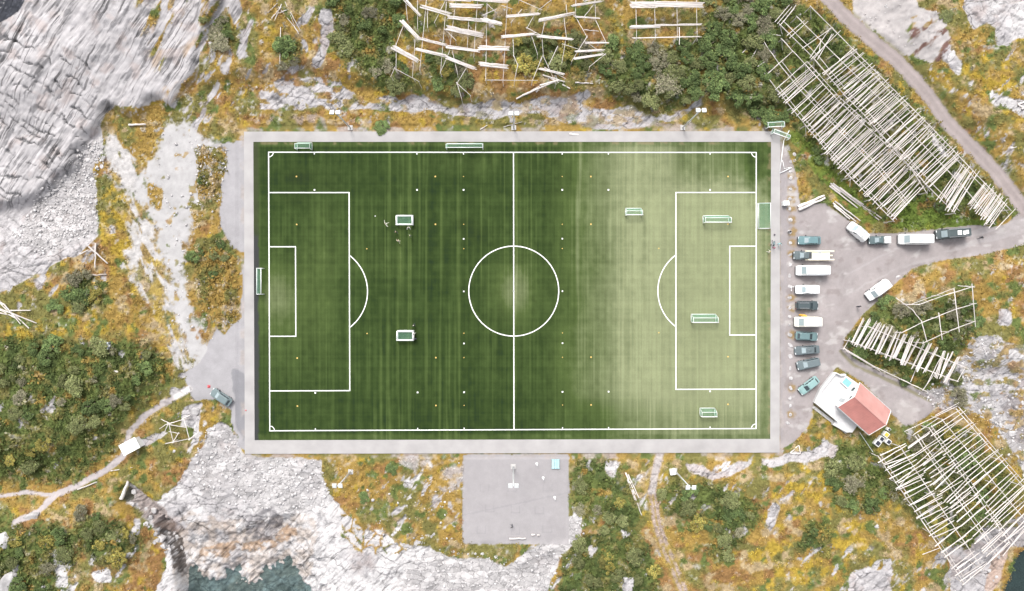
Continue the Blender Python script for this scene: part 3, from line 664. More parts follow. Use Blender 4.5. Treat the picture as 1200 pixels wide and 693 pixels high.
def make_lines():
    V_, F_ = [], []
    def strip(pts, w, closed=False):
        p = [Vector(((a-600)*S, (346.5-b)*S)) for a, b in (pl(*q) for q in pts)]
        n = len(p); base = len(V_)
        for k in range(n):
            d = (p[(k+1) % n]-p[k-1]) if closed else (p[min(k+1, n-1)]-p[max(k-1, 0)])
            d.normalize(); q = Vector((-d.y, d.x))*w/2
            V_.append((*(p[k]+q), .026)); V_.append((*(p[k]-q), .026))
        for k in range(n if closed else n-1):
            a = base+2*k; b = base+2*((k+1) % n)
            F_.append((a, a+1, b+1, b))
    W = .20
    def seg(x0, y0, x1, y1): strip([(x0, y0), (x1, y1)], W)
    L, T, Rr, B = 315.5, 178.7, 886.0, 503.7
    h = W/2/S
    seg(L-h, T, Rr+h, T); seg(L-h, B, Rr+h, B); seg(L, T+h, L, B-h); seg(Rr, T+h, Rr, B-h); seg(602, T+h, 602, B-h)
    for sx, x0 in ((1, L), (-1, Rr)):
        xb = x0+sx*94; xg = x0+sx*31
        seg(x0+sx*h, 225.8, xb+sx*h, 225.8); seg(x0+sx*h, 457.2, xb+sx*h, 457.2); seg(xb, 225.8+h, xb, 457.2-h)
        seg(x0+sx*h, 289, xg+sx*h, 289); seg(x0+sx*h, 393.5, xg+sx*h, 393.5); seg(xg, 289+h, xg, 393.5-h)
        cx = x0+sx*62.5
        strip([(cx+sx*52.7*math.cos(a), 341.3+52.7*math.sin(a)) for a in np.linspace(-.915, .915, 40)], W)
        for y0, sy in ((T, 1), (B, -1)):
            strip([(x0+sx*5.5*math.cos(a), y0+sy*5.5*math.sin(a)) for a in np.linspace(.05, PI/2-.05, 10)], W*.8)
    strip([(602+52.7*math.cos(a), 341.3+52.7*math.sin(a)) for a in np.linspace(0, 2*PI, 96, endpoint=False)], W, True)
    def dot(x, y, r):
        strip([(x-r, y), (x+r, y)], 2*r*S)
    for x in (369, 489, 543.5, 659, 713, 832):
        seg(x, T+.9, x, T+2.6); seg(x, B-.9, x, B-2.6)
        dot(x, 222.7, .9); dot(x, 459.6, .9)
    for x in (543.5, 659):
        for y in (280, 341.5, 402.5): dot(x, y, .8)
    dot(602, 341.3, .9)
    o = tag(link('pitch_markings', np_mesh('pitch_markings', V_, F_), None, MWHITE), kind='structure')
    V_, F_ = [], []
    def dot2(x, y, r):
        p = pl(x, y); x, y = (p[0]-600)*S, (346.5-p[1])*S; b = len(V_); r *= S
        V_.extend([(x-r, y-r, .026), (x+r, y-r, .026), (x+r, y+r, .026), (x-r, y+r, .026)]); F_.append((b, b+1, b+2, b+3))
    for x in (348, 510.5, 692.5, 853):
        for y in (207, 263, 419, 475): dot2(x, y, .8)
    for x in (430, 772):
        for y in (291.5, 390.5): dot2(x, y, .6)
    for x in (543.5, 659):
        for y in (207, 263, 291.5, 390.5, 419, 475): dot2(x, y, .5)
    tag(link('yellow_pitch_markings', np_mesh('yellow_pitch_markings', V_, F_), None, mat_plain('yellow_paint', (.62, .42, .12), .7)), kind='structure')
make_lines()
# ---------------------------------------------------------------- plants and stones
ML = mat_vcol('leaves', .85, 8.0, .8, 1.2, 0, .15, rand=(.72, 1.3))
MBARK = mat_plain('bark', (.16, .13, .10), .9, var=.25)
MTUFT = mat_vcol('grass_blades', .9, 4.0, .85, 1.15, 0, .1)
MSTONE = mat_vcol('stone', .95, 3.0, .82, 1.18, .4, .15, rand=(.82, 1.15))

def leaf_tris(cent, size, nrm, n_per=1, r=rng, flat=.5):
    """one slim two-triangle leaf per centre, tilted about its normal"""
    n = len(cent)
    d = r.normal(size=(n, 3)); d[:, 2] *= flat
    d /= np.linalg.norm(d, axis=1)[:, None]
    w = np.cross(d, nrm); w /= (np.linalg.norm(w, axis=1)[:, None]+1e-6)
    L = (size*r.uniform(.7, 1.35, n))[:, None]
    a = cent-d*L*.5; b = cent+w*L*.32; c = cent+d*L*.5; e = cent-w*L*.32
    V = np.stack([a, b, c, e], 1).reshape(-1, 3)
    F = np.arange(4*n).reshape(-1, 4)
    return V, F
def crown_mesh(name, seed, pal, leaf=.14, n=2000, lumps=22, squash=.50, airy=0.015):
    """crown of radius 1 about the origin, base at z=0"""
    r = np.random.default_rng(seed)
    cs = []
    for k in range(lumps):
        a = r.uniform(0, 2*PI); q = math.sqrt(r.uniform(0, 1))*.80
        cs.append((q*math.cos(a), q*math.sin(a), (1-.55*q*q)*squash*r.uniform(.75, 1.15), r.uniform(.15, .36)))
    cs = np.array(cs)
    which = r.integers(0, lumps, n)
    d = r.normal(size=(n, 3)); d[:, 2] = np.abs(d[:, 2])*1.1-.25; d /= np.linalg.norm(d, axis=1)[:, None]
    rad = cs[which, 3]*(r.uniform(.45, 1.05, n)**.6)
    P = cs[which, :3]+d*rad[:, None]*np.array([1, 1, .8])
    P += r.normal(size=P.shape)*(.02+airy)
    P[:, 2] = np.maximum(P[:, 2], .06)
    nrm = d*.8+np.array([0, 0, .7])+r.normal(size=(n, 3))*.35; nrm /= np.linalg.norm(nrm, axis=1)[:, None]
    V, F = leaf_tris(P, np.full(n, leaf), nrm, r=r)
    lumpc = r.uniform(.75, 1.25, lumps)[which]
    pick = np.array(pal)[r.choice(len(pal), n, p=None)]
    c = 1.15*pick*(lumpc*r.uniform(.7, 1.35, n))[:, None]
    return np_mesh(name, V, F, np.repeat(c, 4, 0))
def trunk_mesh(name, seed, n=5):
    r = random.Random(seed); bm = bmesh.new()
    for k in range(n):
        a = 2*PI*k/n+r.uniform(-.4, .4); q = r.uniform(.3, .6)
        tube(bm, [Vector((0, 0, -.25)), Vector((q*.3*math.cos(a), q*.3*math.sin(a), .2)), Vector((q*math.cos(a), q*math.sin(a), r.uniform(.42, .62)))], [.06, .04, .015], 5)
    me = bpy.data.meshes.new(name); bm.to_mesh(me); bm.free(); return me
def tube(bm, pts, rad, sides=6, cap=True):
    rings = []
    for i, p in enumerate(pts):
        d = (pts[min(i+1, len(pts)-1)]-pts[max(i-1, 0)]).normalized()
        up = Vector((0, 0, 1)) if abs(d.z) < .9 else Vector((1, 0, 0))
        a = d.cross(up).normalized(); b = d.cross(a).normalized()
        q = rad[i] if isinstance(rad, (list, tuple)) else rad
        rings.append([bm.verts.new(p+a*q*math.cos(2*PI*k/sides)+b*q*math.sin(2*PI*k/sides)) for k in range(sides)])
    for r0, r1 in zip(rings[:-1], rings[1:]):
        for k in range(sides):
            bm.faces.new((r0[k], r0[(k+1) % sides], r1[(k+1) % sides], r1[k]))
    if cap:
        bm.faces.new(rings[0][::-1]); bm.faces.new(rings[-1])
G1 = [(.085, .118, .042), (.112, .145, .052), (.066, .098, .036)]
G2 = [(.135, .150, .060), (.110, .128, .054), (.160, .165, .072)]
G3 = [(.180, .170, .110), (.140, .142, .082), (.205, .185, .130)]
G4 = [(.200, .175, .045), (.15, .15, .045), (.24, .19, .05)]
CROWN = {
 'green bush': [crown_mesh('green_crown', 100+k, G1) for k in range(4)],
 'olive bush': [crown_mesh('olive_crown', 200+k, G2, .125) for k in range(3)],
 'grey bush': [crown_mesh('grey_crown', 300+k, G3, .11, 1900, 24, .48, .04) for k in range(3)],
 'yellow bush': [crown_mesh('yellow_crown', 400+k, G4, .15, 1300, 16, .42) for k in range(2)],
}
for ms in CROWN.values():
    for m_ in ms: m_.materials.append(ML)
TRUNKS = [trunk_mesh('bush_stems', k) for k in range(3)]
for t_ in TRUNKS: t_.materials.append(MBARK)
WHERE = {'cliff': 'on the heath above the pale cliff', 'thicket': 'in the dense thicket above the cliff', 'racks': 'around the twin drying racks',
         'island': 'inside the bend of the road', 'south': 'on the heath below the pitch', 'west': 'in the scrub above the footpath', 'southwest': 'on the knoll between footpath and gully'}
KINDS_ = {'green bush': ('bush', 'leafy dark green bush'), 'olive bush': ('bush', 'olive green bush with small leaves'), 'grey bush': ('willow_bush', 'grey-green willow bush with thin leaves'), 'yellow bush': ('bush', 'low yellowing bush')}
placed = []
def bush(u, v, r, kind, where):
    p = at(u, v)
    nm, lab = KINDS_[kind]
    o = empty(nm, p, random.uniform(0, 6.28), f'{lab} {WHERE[where]}', 'bush', f'{lab}es {WHERE[where]}')
    h = r*random.uniform(.65, 1.1)
    c = link('crown', random.choice(CROWN[kind]), o); c.scale = (r, r*random.uniform(.7, 1.25), h)
    t = link('trunk', random.choice(TRUNKS), o); t.scale = (r, r, h)
    placed.append((u, v, r/S))
MIX = {'cliff': 'ggoory', 'thicket': 'gggggooor', 'racks': 'gggo', 'island': 'gggoor', 'south': 'ggooory', 'west': 'gggoorry', 'southwest': 'ggoory'}
NUM = {'cliff': 46, 'thicket': 62, 'racks': 22, 'island': 30, 'south': 64, 'west': 54, 'southwest': 28}
RK = {'g': 'green bush', 'o': 'olive bush', 'r': 'grey bush', 'y': 'yellow bush'}
rb = random.Random(5)
AVOID = [LOT, COURT, TARMAC, TARMAC2, rect(276, 145, 924, 541)]
def ok_spot(u, v, r):
    for p in AVOID:
        if inside(np.array([u]), np.array([v]), p)[0]: return False
    if dist_line(np.array([u]), np.array([v]), TRACK)[0] < 9+r*.8 or dist_line(np.array([u]), np.array([v]), LPATH)[0] < 3+r*.7: return False
    return True
for nm_, polys in GREEN.items():
    cnt = 0
    for att in range(4000):
        if cnt >= NUM[nm_]: break
        pl_ = rb.choice(polys) if rb.random() < .25 else max(rb.sample(polys, min(2, len(polys))), key=lambda q: (max(a for a, b in q)-min(a for a, b in q))*(max(b for a, b in q)-min(b for a, b in q)))
        u = rb.uniform(max(-20, min(a for a, b in pl_)), min(1220, max(a for a, b in pl_))); v = rb.uniform(max(-14, min(b for a, b in pl_)), min(708, max(b for a, b in pl_)))
        if not inside(np.array([u]), np.array([v]), pl_)[0]: continue
        big = nm_ == 'thicket' or (nm_ == 'south' and 958 < u < 1030)
        r = rb.uniform(8, 15) if big else rb.uniform(5.5, 13)
        if nm_ == 'racks': r = rb.uniform(4.5, 7)
        if nm_ == 'west' and u > 215 and (rb.random() < .75 or r > 8): continue
        if not ok_spot(u, v, r) or gzs(*[np.array([q]) for q in at(u, v).xy])[2][0] < .25: continue
        if any(math.hypot(u-a, v-b) < .62*(r+c) for a, b, c in placed): continue
        bush(u, v, r*S, RK[rb.choice(MIX[nm_])], nm_); cnt += 1
def lone(u, v, r, name, lab, kind, h=.8):
    o = empty(name, at(u, v), random.uniform(0, 6), lab, 'bush')
    c = link('crown', random.choice(CROWN[kind]), o); c.scale = (r*S, r*S, r*S*h)
    t = link('trunk', random.choice(TRUNKS), o); t.scale = (r*S, r*S, r*S*h)
    placed.append((u, v, r))
lone(449, 150, 10, 'bush', 'small green bush alone on the grass between the pale cliff and the paved walk', 'green bush', .5)
lone(97, 346, 13, 'bush', 'rounded green bush below the crossed white poles by the rock slab', 'green bush', .6)
lone(66, 360, 10, 'bush', 'dark green bush with yellow flowers around it, above the fallen white poles', 'green bush', .6)
lone(784, 100, 17, 'willow_bush', 'large bare grey-brown willow at the front of the thicket above the cliff', 'grey bush', .7)
lone(460, 549, 8, 'bush', 'bright green low bush just below the paved walk, left of the gravel court', 'green bush', .5)
lone(428, 583, 8, 'bush', 'dark green bush wedged between white slabs below the lower left floodlight', 'green bush', .5)
lone(1108, 20, 9, 'bush', 'brown-green bush at the edge of the gravel field beyond the track', 'olive bush', .5)
lone(1088, 500, 9, 'bush', 'dark bush at the upper corner of the big rack by the red roofed house', 'green bush', .6)
lone(252, 36, 13, 'bush', 'grey-green bush between bare rock slabs at the upper left', 'grey bush', .5)
lone(334, 56, 14, 'bush', 'green bush in front of the brushwood pile above the cliff', 'green bush', .6)

# undergrowth and grass: one mass each
def clumps(n, want, size, nleaf, dark, up):
    xs = rng.uniform(-112, 112, n*4); ys = rng.uniform(-68, 68, n*4)
    z, c, vm, gr = gzs(xs, ys)
    w = want(vm, gr, xs, ys)
    k = rng.uniform(0, 1, len(xs)) < w
    xs, ys, z, c = xs[k][:n], ys[k][:n], z[k][:n], c[k][:n]
    n = len(xs)
    P = np.stack([xs, ys, z], -1)
    P = np.repeat(P, nleaf, 0); cc = np.repeat(c*rng.uniform(.7, 1.4, n)[:, None], nleaf, 0)
    sz = np.repeat(size*rng.uniform(.6, 1.4, n), nleaf)
    off = rng.normal(size=P.shape)*sz[:, None]*.55; off[:, 2] = np.abs(off[:, 2])*up
    P = P+off
    nrm = rng.normal(size=P.shape)*.5+np.array([0, 0, 1.]); nrm /= np.linalg.norm(nrm, axis=1)[:, None]
    V, F = leaf_tris(P, sz, nrm, flat=.45)
    cc = cc*dark*rng.uniform(.75, 1.3, len(P))[:, None]
    return V, F, np.repeat(np.clip(cc, .01, .5), 4, 0)
V, F, c = clumps(62000, lambda vm, gr, x, y: vm*.8, .24, 4, 1.08, .9)
tag(link('heath_grass', np_mesh('heath_grass', V, F, c), None, MTUFT), kind='stuff', label='ochre, yellow and olive heath grass covering the ground', cat='grass')
V, F, c = clumps(17000, lambda vm, gr, x, y: vm*gr*.9, .42, 6, .85, 1.5)
tag(link('undergrowth', np_mesh('undergrowth', V, F, c), None, MTUFT), kind='stuff', label='low green undergrowth between the bushes', cat='undergrowth')

# stones
def stone_mesh(name, seed, sub=2, flatz=.7, facets=7):
    bm = bmesh.new(); bmesh.ops.create_icosphere(bm, subdivisions=sub, radius=1)
    r = random.Random(seed)
    planes = []
    for k in range(facets):
        d = Vector((r.gauss(0, 1), r.gauss(0, 1), r.gauss(0, 1))).normalized(); planes.append((d, r.uniform(.55, .85)))
    planes.append((Vector((r.uniform(-.25, .25), r.uniform(-.25, .25), 1)).normalized(), r.uniform(.5, .7)))
    for v in bm.verts:
        for d, q in planes:
            t = v.co.dot(d)
            if t > q: v.co -= d*(t-q)*.92
        v.co.z *= flatz
    me = bpy.data.meshes.new(name); bm.to_mesh(me); bm.free()
    at_ = me.attributes.new('Col', 'FLOAT_COLOR', 'POINT')
    for k, v in enumerate(me.vertices):
        q = .41+.06*math.sin(v.co.x*5+seed)+.05*math.sin(v.co.y*7+2*seed)
        at_.data[k].color = (q, q*.965, q*.965, 1)
    me.materials.append(MSTONE)
    return me
STONES = [stone_mesh('stone', k) for k in range(8)]
def stone(u, v, r, label, group=None, name='boulder', sink=.25, sy=None, cat='boulder', rz=None):
    p = at(u, v); p.z -= r*sink*.5
    o = link(name, random.choice(STONES)); o.location = p
    o.rotation_euler = (random.uniform(-.2, .2), random.uniform(-.2, .2), random.uniform(0, 6.28) if rz is None else rz)
    o.scale = (r, r*(sy or random.uniform(.7, 1)), r*random.uniform(.8, 1.05))
    return tag(o, label, cat, group)
border = [(931, 181, 2.8), (926.5, 190, 2.4), (931, 188, 2.4), (926.5, 201, 2.3), (926.5, 209, 2.5), (926, 222, 2.4), (925.5, 233.5, 2.4), (925.5, 245, 2.4), (926, 258, 2.9), (925, 272, 2.7), (926, 285, 2.4), (926, 298.5, 2.4), (926.2, 310, 2.7),
          (925.6, 323.5, 2.5), (925.7, 336, 2.6), (925.4, 349, 2.4), (925.6, 361, 2.3), (925.2, 371.5, 2.3), (925.3, 381, 2.4), (925.5, 392.5, 3.0), (926.2, 404.5, 3.4), (926, 418, 3.2), (926, 432, 2.4), (926.5, 443.5, 2.7), (926.6, 455, 2.8), (926, 467, 2.4), (926, 476, 2.3), (926, 486, 2.3), (923, 496, 2.3)]
for (u, v, r) in border:
    stone(u, v, r*S*1.15, 'pale rounded boulder in the row edging the car park along the paved walk', 'boulders edging the car park')
for (u, v, r, rz, sy, lab) in ((37, 606, 12, .35, .55, 'long smooth pale boulder below the footpath junction'), (4, 634, 11, 1.2, .8, 'big grey boulder cut by the picture edge, in the bushes below the footpath'), (10, 686, 17, 1.1, .7, 'largest grey boulder at the lower left corner among bushes'),
                           (19, 667, 7, .8, .6, 'dark sided boulder leaning on the largest one at the lower left corner'), (159, 622, 7, 1.2, .8, 'flat topped pale boulder beside the gully among ochre grass'), (194, 627, 7.5, .2, .7, 'rounded boulder jammed in the dark gully'), (184, 625, 4, .2, .9, 'smaller boulder jammed at the upper end of the dark gully'),
                           (229, 482, 6.5, .1, .9, 'square white boulder beside the wooden frame at the edge of the gravel yard'), (246, 51, 4, .3, .9, 'single white boulder between bushes among the upper left slabs'), (204, 529, 2.4, 0, .9, 'small white stone on the grass below the wooden frame'),
                           (1114, 66, 8, 1.2, .6, 'white slab like boulder standing in ochre grass beyond the track'), (1182, 500, 5.5, .2, .6, 'white boulder on the rubble shore, upper of the two bright ones'), (1186, 508, 5.5, .3, .8, 'white boulder on the rubble shore, lower of the two bright ones'), (1159, 476, 3.4, 0, .9, 'round white boulder beside bright green grass on the rubble slope'),
                           (1028, 617, 3.4, .3, .8, 'small white stone on the heath left of the biggest rack'), (1052, 325, 4, .2, .5, 'pale flat stone in the ochre verge inside the road bend')):
    stone(u, v, r*S, lab, sy=sy, rz=rz)
for k in range(16):
    t_ = random.random(); stone(150+62*t_+random.gauss(0, 5), 580+66*t_+random.gauss(0, 4), random.uniform(2, 4.5)*S, 'rough grey boulder in the rubble of the dark gully below the driftwood beam', 'boulders of the dark gully')
rs = random.Random(9)
def scatter(poly, n, r0, r1, label, group):
    got = []
    u0, u1 = max(-8, min(a for a, b in poly)), min(1208, max(a for a, b in poly)); v0, v1 = max(-8, min(b for a, b in poly)), min(700, max(b for a, b in poly))
    for k in range(6000):
        if len(got) >= n: break
        u, v = rs.uniform(u0, u1), rs.uniform(v0, v1); r = rs.uniform(r0, r1)
        if not inside(np.array([u]), np.array([v]), poly)[0] or (538 < u < 671 and v < 642) or (280 < u < 920 and v < 537 and v > 148) or any(math.hypot(u-a, v-b) < .8*(r+c) for a, b, c in got): continue
        got.append((u, v, r)); stone(u, v, r*S, label, group)
scatter(RUBBLE[0], 70, 1.6, 4.2, 'pale angular boulder in the scree below the layered cliff at the upper left', 'boulders of the upper left scree')
scatter([(248, 500), (272, 500), (282, 530), (345, 556), (374, 570), (330, 580), (260, 570), (230, 545)], 60, 1.4, 3.6, 'white boulder in the rubble bank below the corner of the paved walk', 'boulders of the bank below the pitch corner')
scatter([(470, 590), (500, 590), (540, 640), (600, 655), (655, 605), (686, 612), (640, 700), (470, 700)], 60, 1.2, 3.0, 'white stone in the rubble shore around the foot of the gravel court', 'stones of the rubble shore by the court')
scatter([(1130, 455), (1200, 440), (1200, 560), (1178, 520), (1140, 480)], 36, 1.4, 3.8, 'grey angular boulder in the rubble slope at the right edge above the biggest rack', 'boulders of the right rubble slope')
scatter([(1100, 640), (1150, 630), (1180, 612), (1165, 690), (1105, 695)], 22, 1.4, 3.2, 'white boulder on the shore under the end of the biggest rack', 'boulders under the end of the biggest rack')
def small_stones(n):
    """loose fist to head sized stones that nobody could count"""
    bm = bmesh.new(); bmesh.ops.create_icosphere(bm, subdivisions=1, radius=1)
    bv = np.array([v.co for v in bm.verts]); bf = np.array([[v.index for v in f.verts] for f in bm.faces]); bm.free()
    pts = []
    areas = [(RUBBLE[0], .24), (RUBBLE[1], .14), (RUBBLE[2], .18), (RUBBLE[3], .10), (RUBBLE[4], .06), ([(380, 560), (545, 540), (545, 640), (470, 640), (400, 610)], .02), ([(182, 150), (250, 170), (250, 400), (200, 400)], .03), ([(230, 172), (268, 172), (258, 240), (232, 240)], .02)]
    for poly, share in areas:
        p = np.array(poly); k = int(n*share*3)
        u = rng.uniform(p[:, 0].min(), p[:, 0].max(), k); v = rng.uniform(p[:, 1].min(), p[:, 1].max(), k)
        m = inside(u, v, poly) & ~inside(u, v, rect(538, 530, 671, 642)) & ~inside(u, v, rect(280, 148, 920, 538)); pts.append(np.stack([u[m], v[m]], -1)[:int(n*share)])
    uv = np.concatenate(pts)
    x = (uv[:, 0]-600)*S; y = (346.5-uv[:, 1])*S; z = gzs(x, y)[0]
    k = len(x); r = .09+.30*rng.uniform(0, 1, k)**3
    VV = bv[None]*(1+.24*rng.normal(size=(k, len(bv), 1)))*r[:, None, None]*rng.uniform(.6, 1.1, (k, 1, 3))*np.array([1, 1, .6])+np.stack([x, y, z+.2*r], -1)[:, None, :]
    FF = bf[None]+(np.arange(k)*len(bv))[:, None, None]
    q = rng.uniform(.34, .52, k); c = np.stack([q, q*.965, q*.965], -1)
    tag(link('scree', np_mesh('scree', VV.reshape(-1, 3), FF.reshape(-1, 3), np.repeat(c, len(bv), 0)), None, MSTONE), kind='stuff', label='loose pale stones of the scree and shore', cat='stones')
small_stones(5000)
# ---------------------------------------------------------------- wooden drying racks
MWOOD = mat_plain('weathered_wood', (.60, .555, .53), .85, var=.16, scale=1.2, rand=(.78, 1.16), spec=.2)
MWOODD = mat_plain('grey_brown_wood', (.30, .255, .225), .9, var=.2, scale=1.5, rand=(.8, 1.2), spec=.2)
def unit_pole(name, seed, sides=7):
    r = random.Random(seed); bm = bmesh.new(); n = 5; rings = []
    for k in range(n+1):
        cx, cy = (r.uniform(-.45, .45), r.uniform(-.45, .45)) if 0 < k < n else (0, 0); q = 1.08-.38*k/n
        rings.append([bm.verts.new((cx+q*math.cos(2*PI*i/sides), cy+q*math.sin(2*PI*i/sides), k/n)) for i in range(sides)])
    for r0, r1 in zip(rings[:-1], rings[1:]):
        for i in range(sides): bm.faces.new((r0[i], r0[(i+1) % sides], r1[(i+1) % sides], r1[i]))
    bm.faces.new(rings[0][::-1]); bm.faces.new(rings[-1])
    me = bpy.data.meshes.new(name); bm.to_mesh(me); bm.free(); me.materials.append(MWOOD)
    for p in me.polygons: p.use_smooth = True
    return me
POLES = [unit_pole('pole', k) for k in range(4)]
def pole(name, a, b, r, parent=None, label=None, cat=None, group=None, mesh=None):
    o = bpy.data.objects.new(name, mesh or random.choice(POLES)); COL.objects.link(o)
    d = b-a; L = d.length
    o.rotation_mode = 'QUATERNION'
    o.rotation_quaternion = d.to_track_quat('Z', 'Y')
    o.scale = (r, r, L)
    base = Vector((0, 0, 0))
    if parent: o.parent = parent; base = parent.location
    o.location = a-base
    return tag(o, label, cat, group)
class Rack:
    """a thing: beams on posts, poles laid across; made in photograph pixels at the height of each piece"""
    def __init__(self, label, centre, h, cat='drying rack'):
        self.root = empty('drying_rack', at(*centre), 0, label, cat, 'wooden drying racks')
        self.h = h; self.z = self.root.location.z+h; self.npole = 0; self.extra = []
    def top(self, u, v, dz=0): return atz(u, v, self.z+dz)
    def beam(self, pts, r=.09, dz=0, name='beam'):
        P = [self.top(u, v, dz) for u, v in pts]
        for a, b in zip(P[:-1], P[1:]):
            L = (b-a).length; n = max(1, round(L/7)); d = (b-a)/n
            for k in range(n): pole(name, a+d*k-d.normalized()*.25, a+d*(k+1)+d.normalized()*.25, r, self.root)
    def posts(self, pts, every=4.5, r=.10, brace=True, dz=0):
        P = [self.top(u, v, dz) for u, v in pts]
        for a, b in zip(P[:-1], P[1:]):
            n = max(1, round((b-a).length/every))
            for k in range(n+1):
                p = a.lerp(b, k/n); q = Vector((p.x+random.uniform(-.12, .12), p.y+random.uniform(-.12, .12), gz(p.x, p.y)-.3))
                pole('post', q, p, r, self.root)
                if brace and k % 2 == 0 and k < n:
                    e = p.lerp(b, min(1, 1.5/max(.1, (b-p).length))); pole('brace', Vector((e.x+.4, e.y-.4, gz(e.x, e.y)-.2)), p, r*.7, self.root)
    def pole(self, a, b, r=.075):
        self.npole += 1
        if self.npole <= 100: pole('pole', a, b, r, self.root)
        else: self.extra.append((a, b, r))
    def poles(self, q0, q1, n, jit, over=0, r=(.055, .09), thin=None, dzr=.25, clump=0.0, skew=0.0):
        """n poles from line q0 (polyline of photograph pixels) to line q1"""
        def on(pl_, t):
            L = [0]
            for (x0, y0), (x1, y1) in zip(pl_[:-1], pl_[1:]): L.append(L[-1]+math.hypot(x1-x0, y1-y0))
            d = t*L[-1]
            for k in range(len(L)-1):
                if d <= L[k+1] or k == len(L)-2:
                    f = (d-L[k])/(L[k+1]-L[k]); return (pl_[k][0]+(pl_[k+1][0]-pl_[k][0])*f, pl_[k][1]+(pl_[k+1][1]-pl_[k][1])*f)
        for k in range(n):
            t = (k+random.uniform(.1, .9))/n
            if thin and random.random() < thin(t): continue
            if clump: t += clump*math.sin(t*37+len(self.extra))*random.uniform(.3, 1)/n*3
            t = min(1, max(0, t))
            a = on(q0, min(1, max(0, t+random.gauss(0, jit)+skew))); b = on(q1, min(1, max(0, t+random.gauss(0, jit)-skew)))
            d = Vector((b[0]-a[0], b[1]-a[1])); o0, o1 = random.uniform(-.10, over+.10), random.uniform(-.10, over+.10)
            a = (a[0]-d.x*o0, a[1]-d.y*o0); b = (b[0]+d.x*o1, b[1]+d.y*o1)
            z = random.uniform(.10, .10+dzr)
            self.pole(self.top(*a, z+random.uniform(-.04, .04)), self.top(*b, z+random.uniform(-.04, .04)), random.uniform(*r))
    def bundle(self, a, b, n=4, w=.5, r=.09, dz=.12):
        A, B = self.top(*a, dz), self.top(*b, dz); d = (B-A).normalized(); s = Vector((-d.y, d.x, 0))
        for k in range(n):
            off = s*((k+.5)/n-.5)*w; e0, e1 = random.uniform(-.35, .25), random.uniform(-.35, .25)
            self.pole(A+off+d*e0+s*random.uniform(-.05, .05)+Vector((0, 0, random.uniform(0, .1))), B+off-d*e1+s*random.uniform(-.05, .05)+Vector((0, 0, random.uniform(0, .1))), random.uniform(r*.8, r*1.25))
    def close(self):
        if self.extra:
            bm = bmesh.new(); o0 = self.root.location
            for a, b, r in self.extra: tube(bm, [a-o0, a.lerp(b, .5)-o0, b-o0], [r*1.05, r*.9, r*.7], 7)
            me = bpy.data.meshes.new('pole'); bm.to_mesh(me); bm.free()
            tag(link('loose_poles', me, self.root, MWOOD), kind='stuff')
random.seed(21)
# twin racks by the track
r = Rack('long drying rack beside the gravel track, the one of the twin racks nearer the track', (1060, 150), 3.2)
o_ = [(950, 8), (1001, 59), (1090, 148), (1184, 246)]; m_ = [(912, 29), (984, 75), (1058, 150), (1104, 200)]
i_ = [(914, 29), (954, 69), (989, 111), (1011, 133), (1046, 173), (1088, 219), (1119, 250)]; i2 = [(x+4.5, y-3.5) for x, y in i_]
mid_ = [(934, 20), (978, 64), (1030, 115), (1075, 163), (1128, 218), (1165, 262)]
r.beam(o_); r.beam([(x-3.5, y+3) for x, y in o_[1:]], .07, -.1); r.beam(i_); r.beam(i2, .07, -.1); r.beam(mid_, .08, -.05)
r.posts(o_, 5); r.posts(i_, 5); r.posts(mid_, 6, brace=False)
r.poles([(964, 86), (1009, 133), (1046, 174), (1092, 222)], [(1001, 55), (1046, 101), (1088, 144), (1130, 184)], 92, .008, -.03, r=(.055, .092), dzr=.5, thin=lambda t: .3 if t < .12 else .02)
r.poles([(1100, 230), (1118, 250)], [(1128, 190), (1146, 205)], 14, .03, .02)
r.poles([(1134, 238), (1160, 266)], [(1153, 213), (1180, 238)], 24, .02, .03)
for a, b in (((1167, 269), (1190, 245)), ((954, 69), (977, 40)), ((940, 57), (976, 32)), ((918, 26), (933, 6)), ((950, 70), (985, 36)), ((960, 62), (962, 45)), ((908, 26), (925, 6)), ((911, 28), (928, 8)), ((914, 30), (931, 10)), ((922, 42), (943, 24)), ((925, 45), (947, 25)), ((958, 70), (975, 40)), ((949, 68), (973, 33))):
    r.pole(r.top(*a, .15), r.top(*b, .18))
r.close()
r = Rack('long drying rack of the twin pair farther from the track, above the parked white van', (985, 150), 3.2)
sw = [(890, 78), (911, 106), (944, 147), (970, 178), (997, 208), (1047, 259)]; ne = [(916, 46), (944, 76), (982, 118), (1026, 158), (1068, 198), (1086, 226)]; md = [(892, 45), (913, 75), (938, 106), (985, 155), (1030, 200), (1062, 240)]
for q in (sw, ne, md): r.beam(q); r.beam([(x+3, y-2.5) for x, y in q[1:]], .07, -.1)
for q in (sw, ne): r.posts(q, 5)
r.posts(md, 6, brace=False)
r.poles([(908, 106), (944, 149), (970, 181), (997, 211), (1047, 260)], [(945, 73), (982, 114), (1026, 155), (1066, 194), (1084, 222)], 112, .008, -.04, r=(.055, .092), thin=lambda t: .45 if t < .25 else .05, dzr=.5)
for a, b in (((880, 70), (893, 46)), ((898, 88), (929, 60)), ((888, 78), (900, 70)), ((888, 38), (915, 42))): r.pole(r.top(*a, .1), r.top(*b, .15))
r.close()
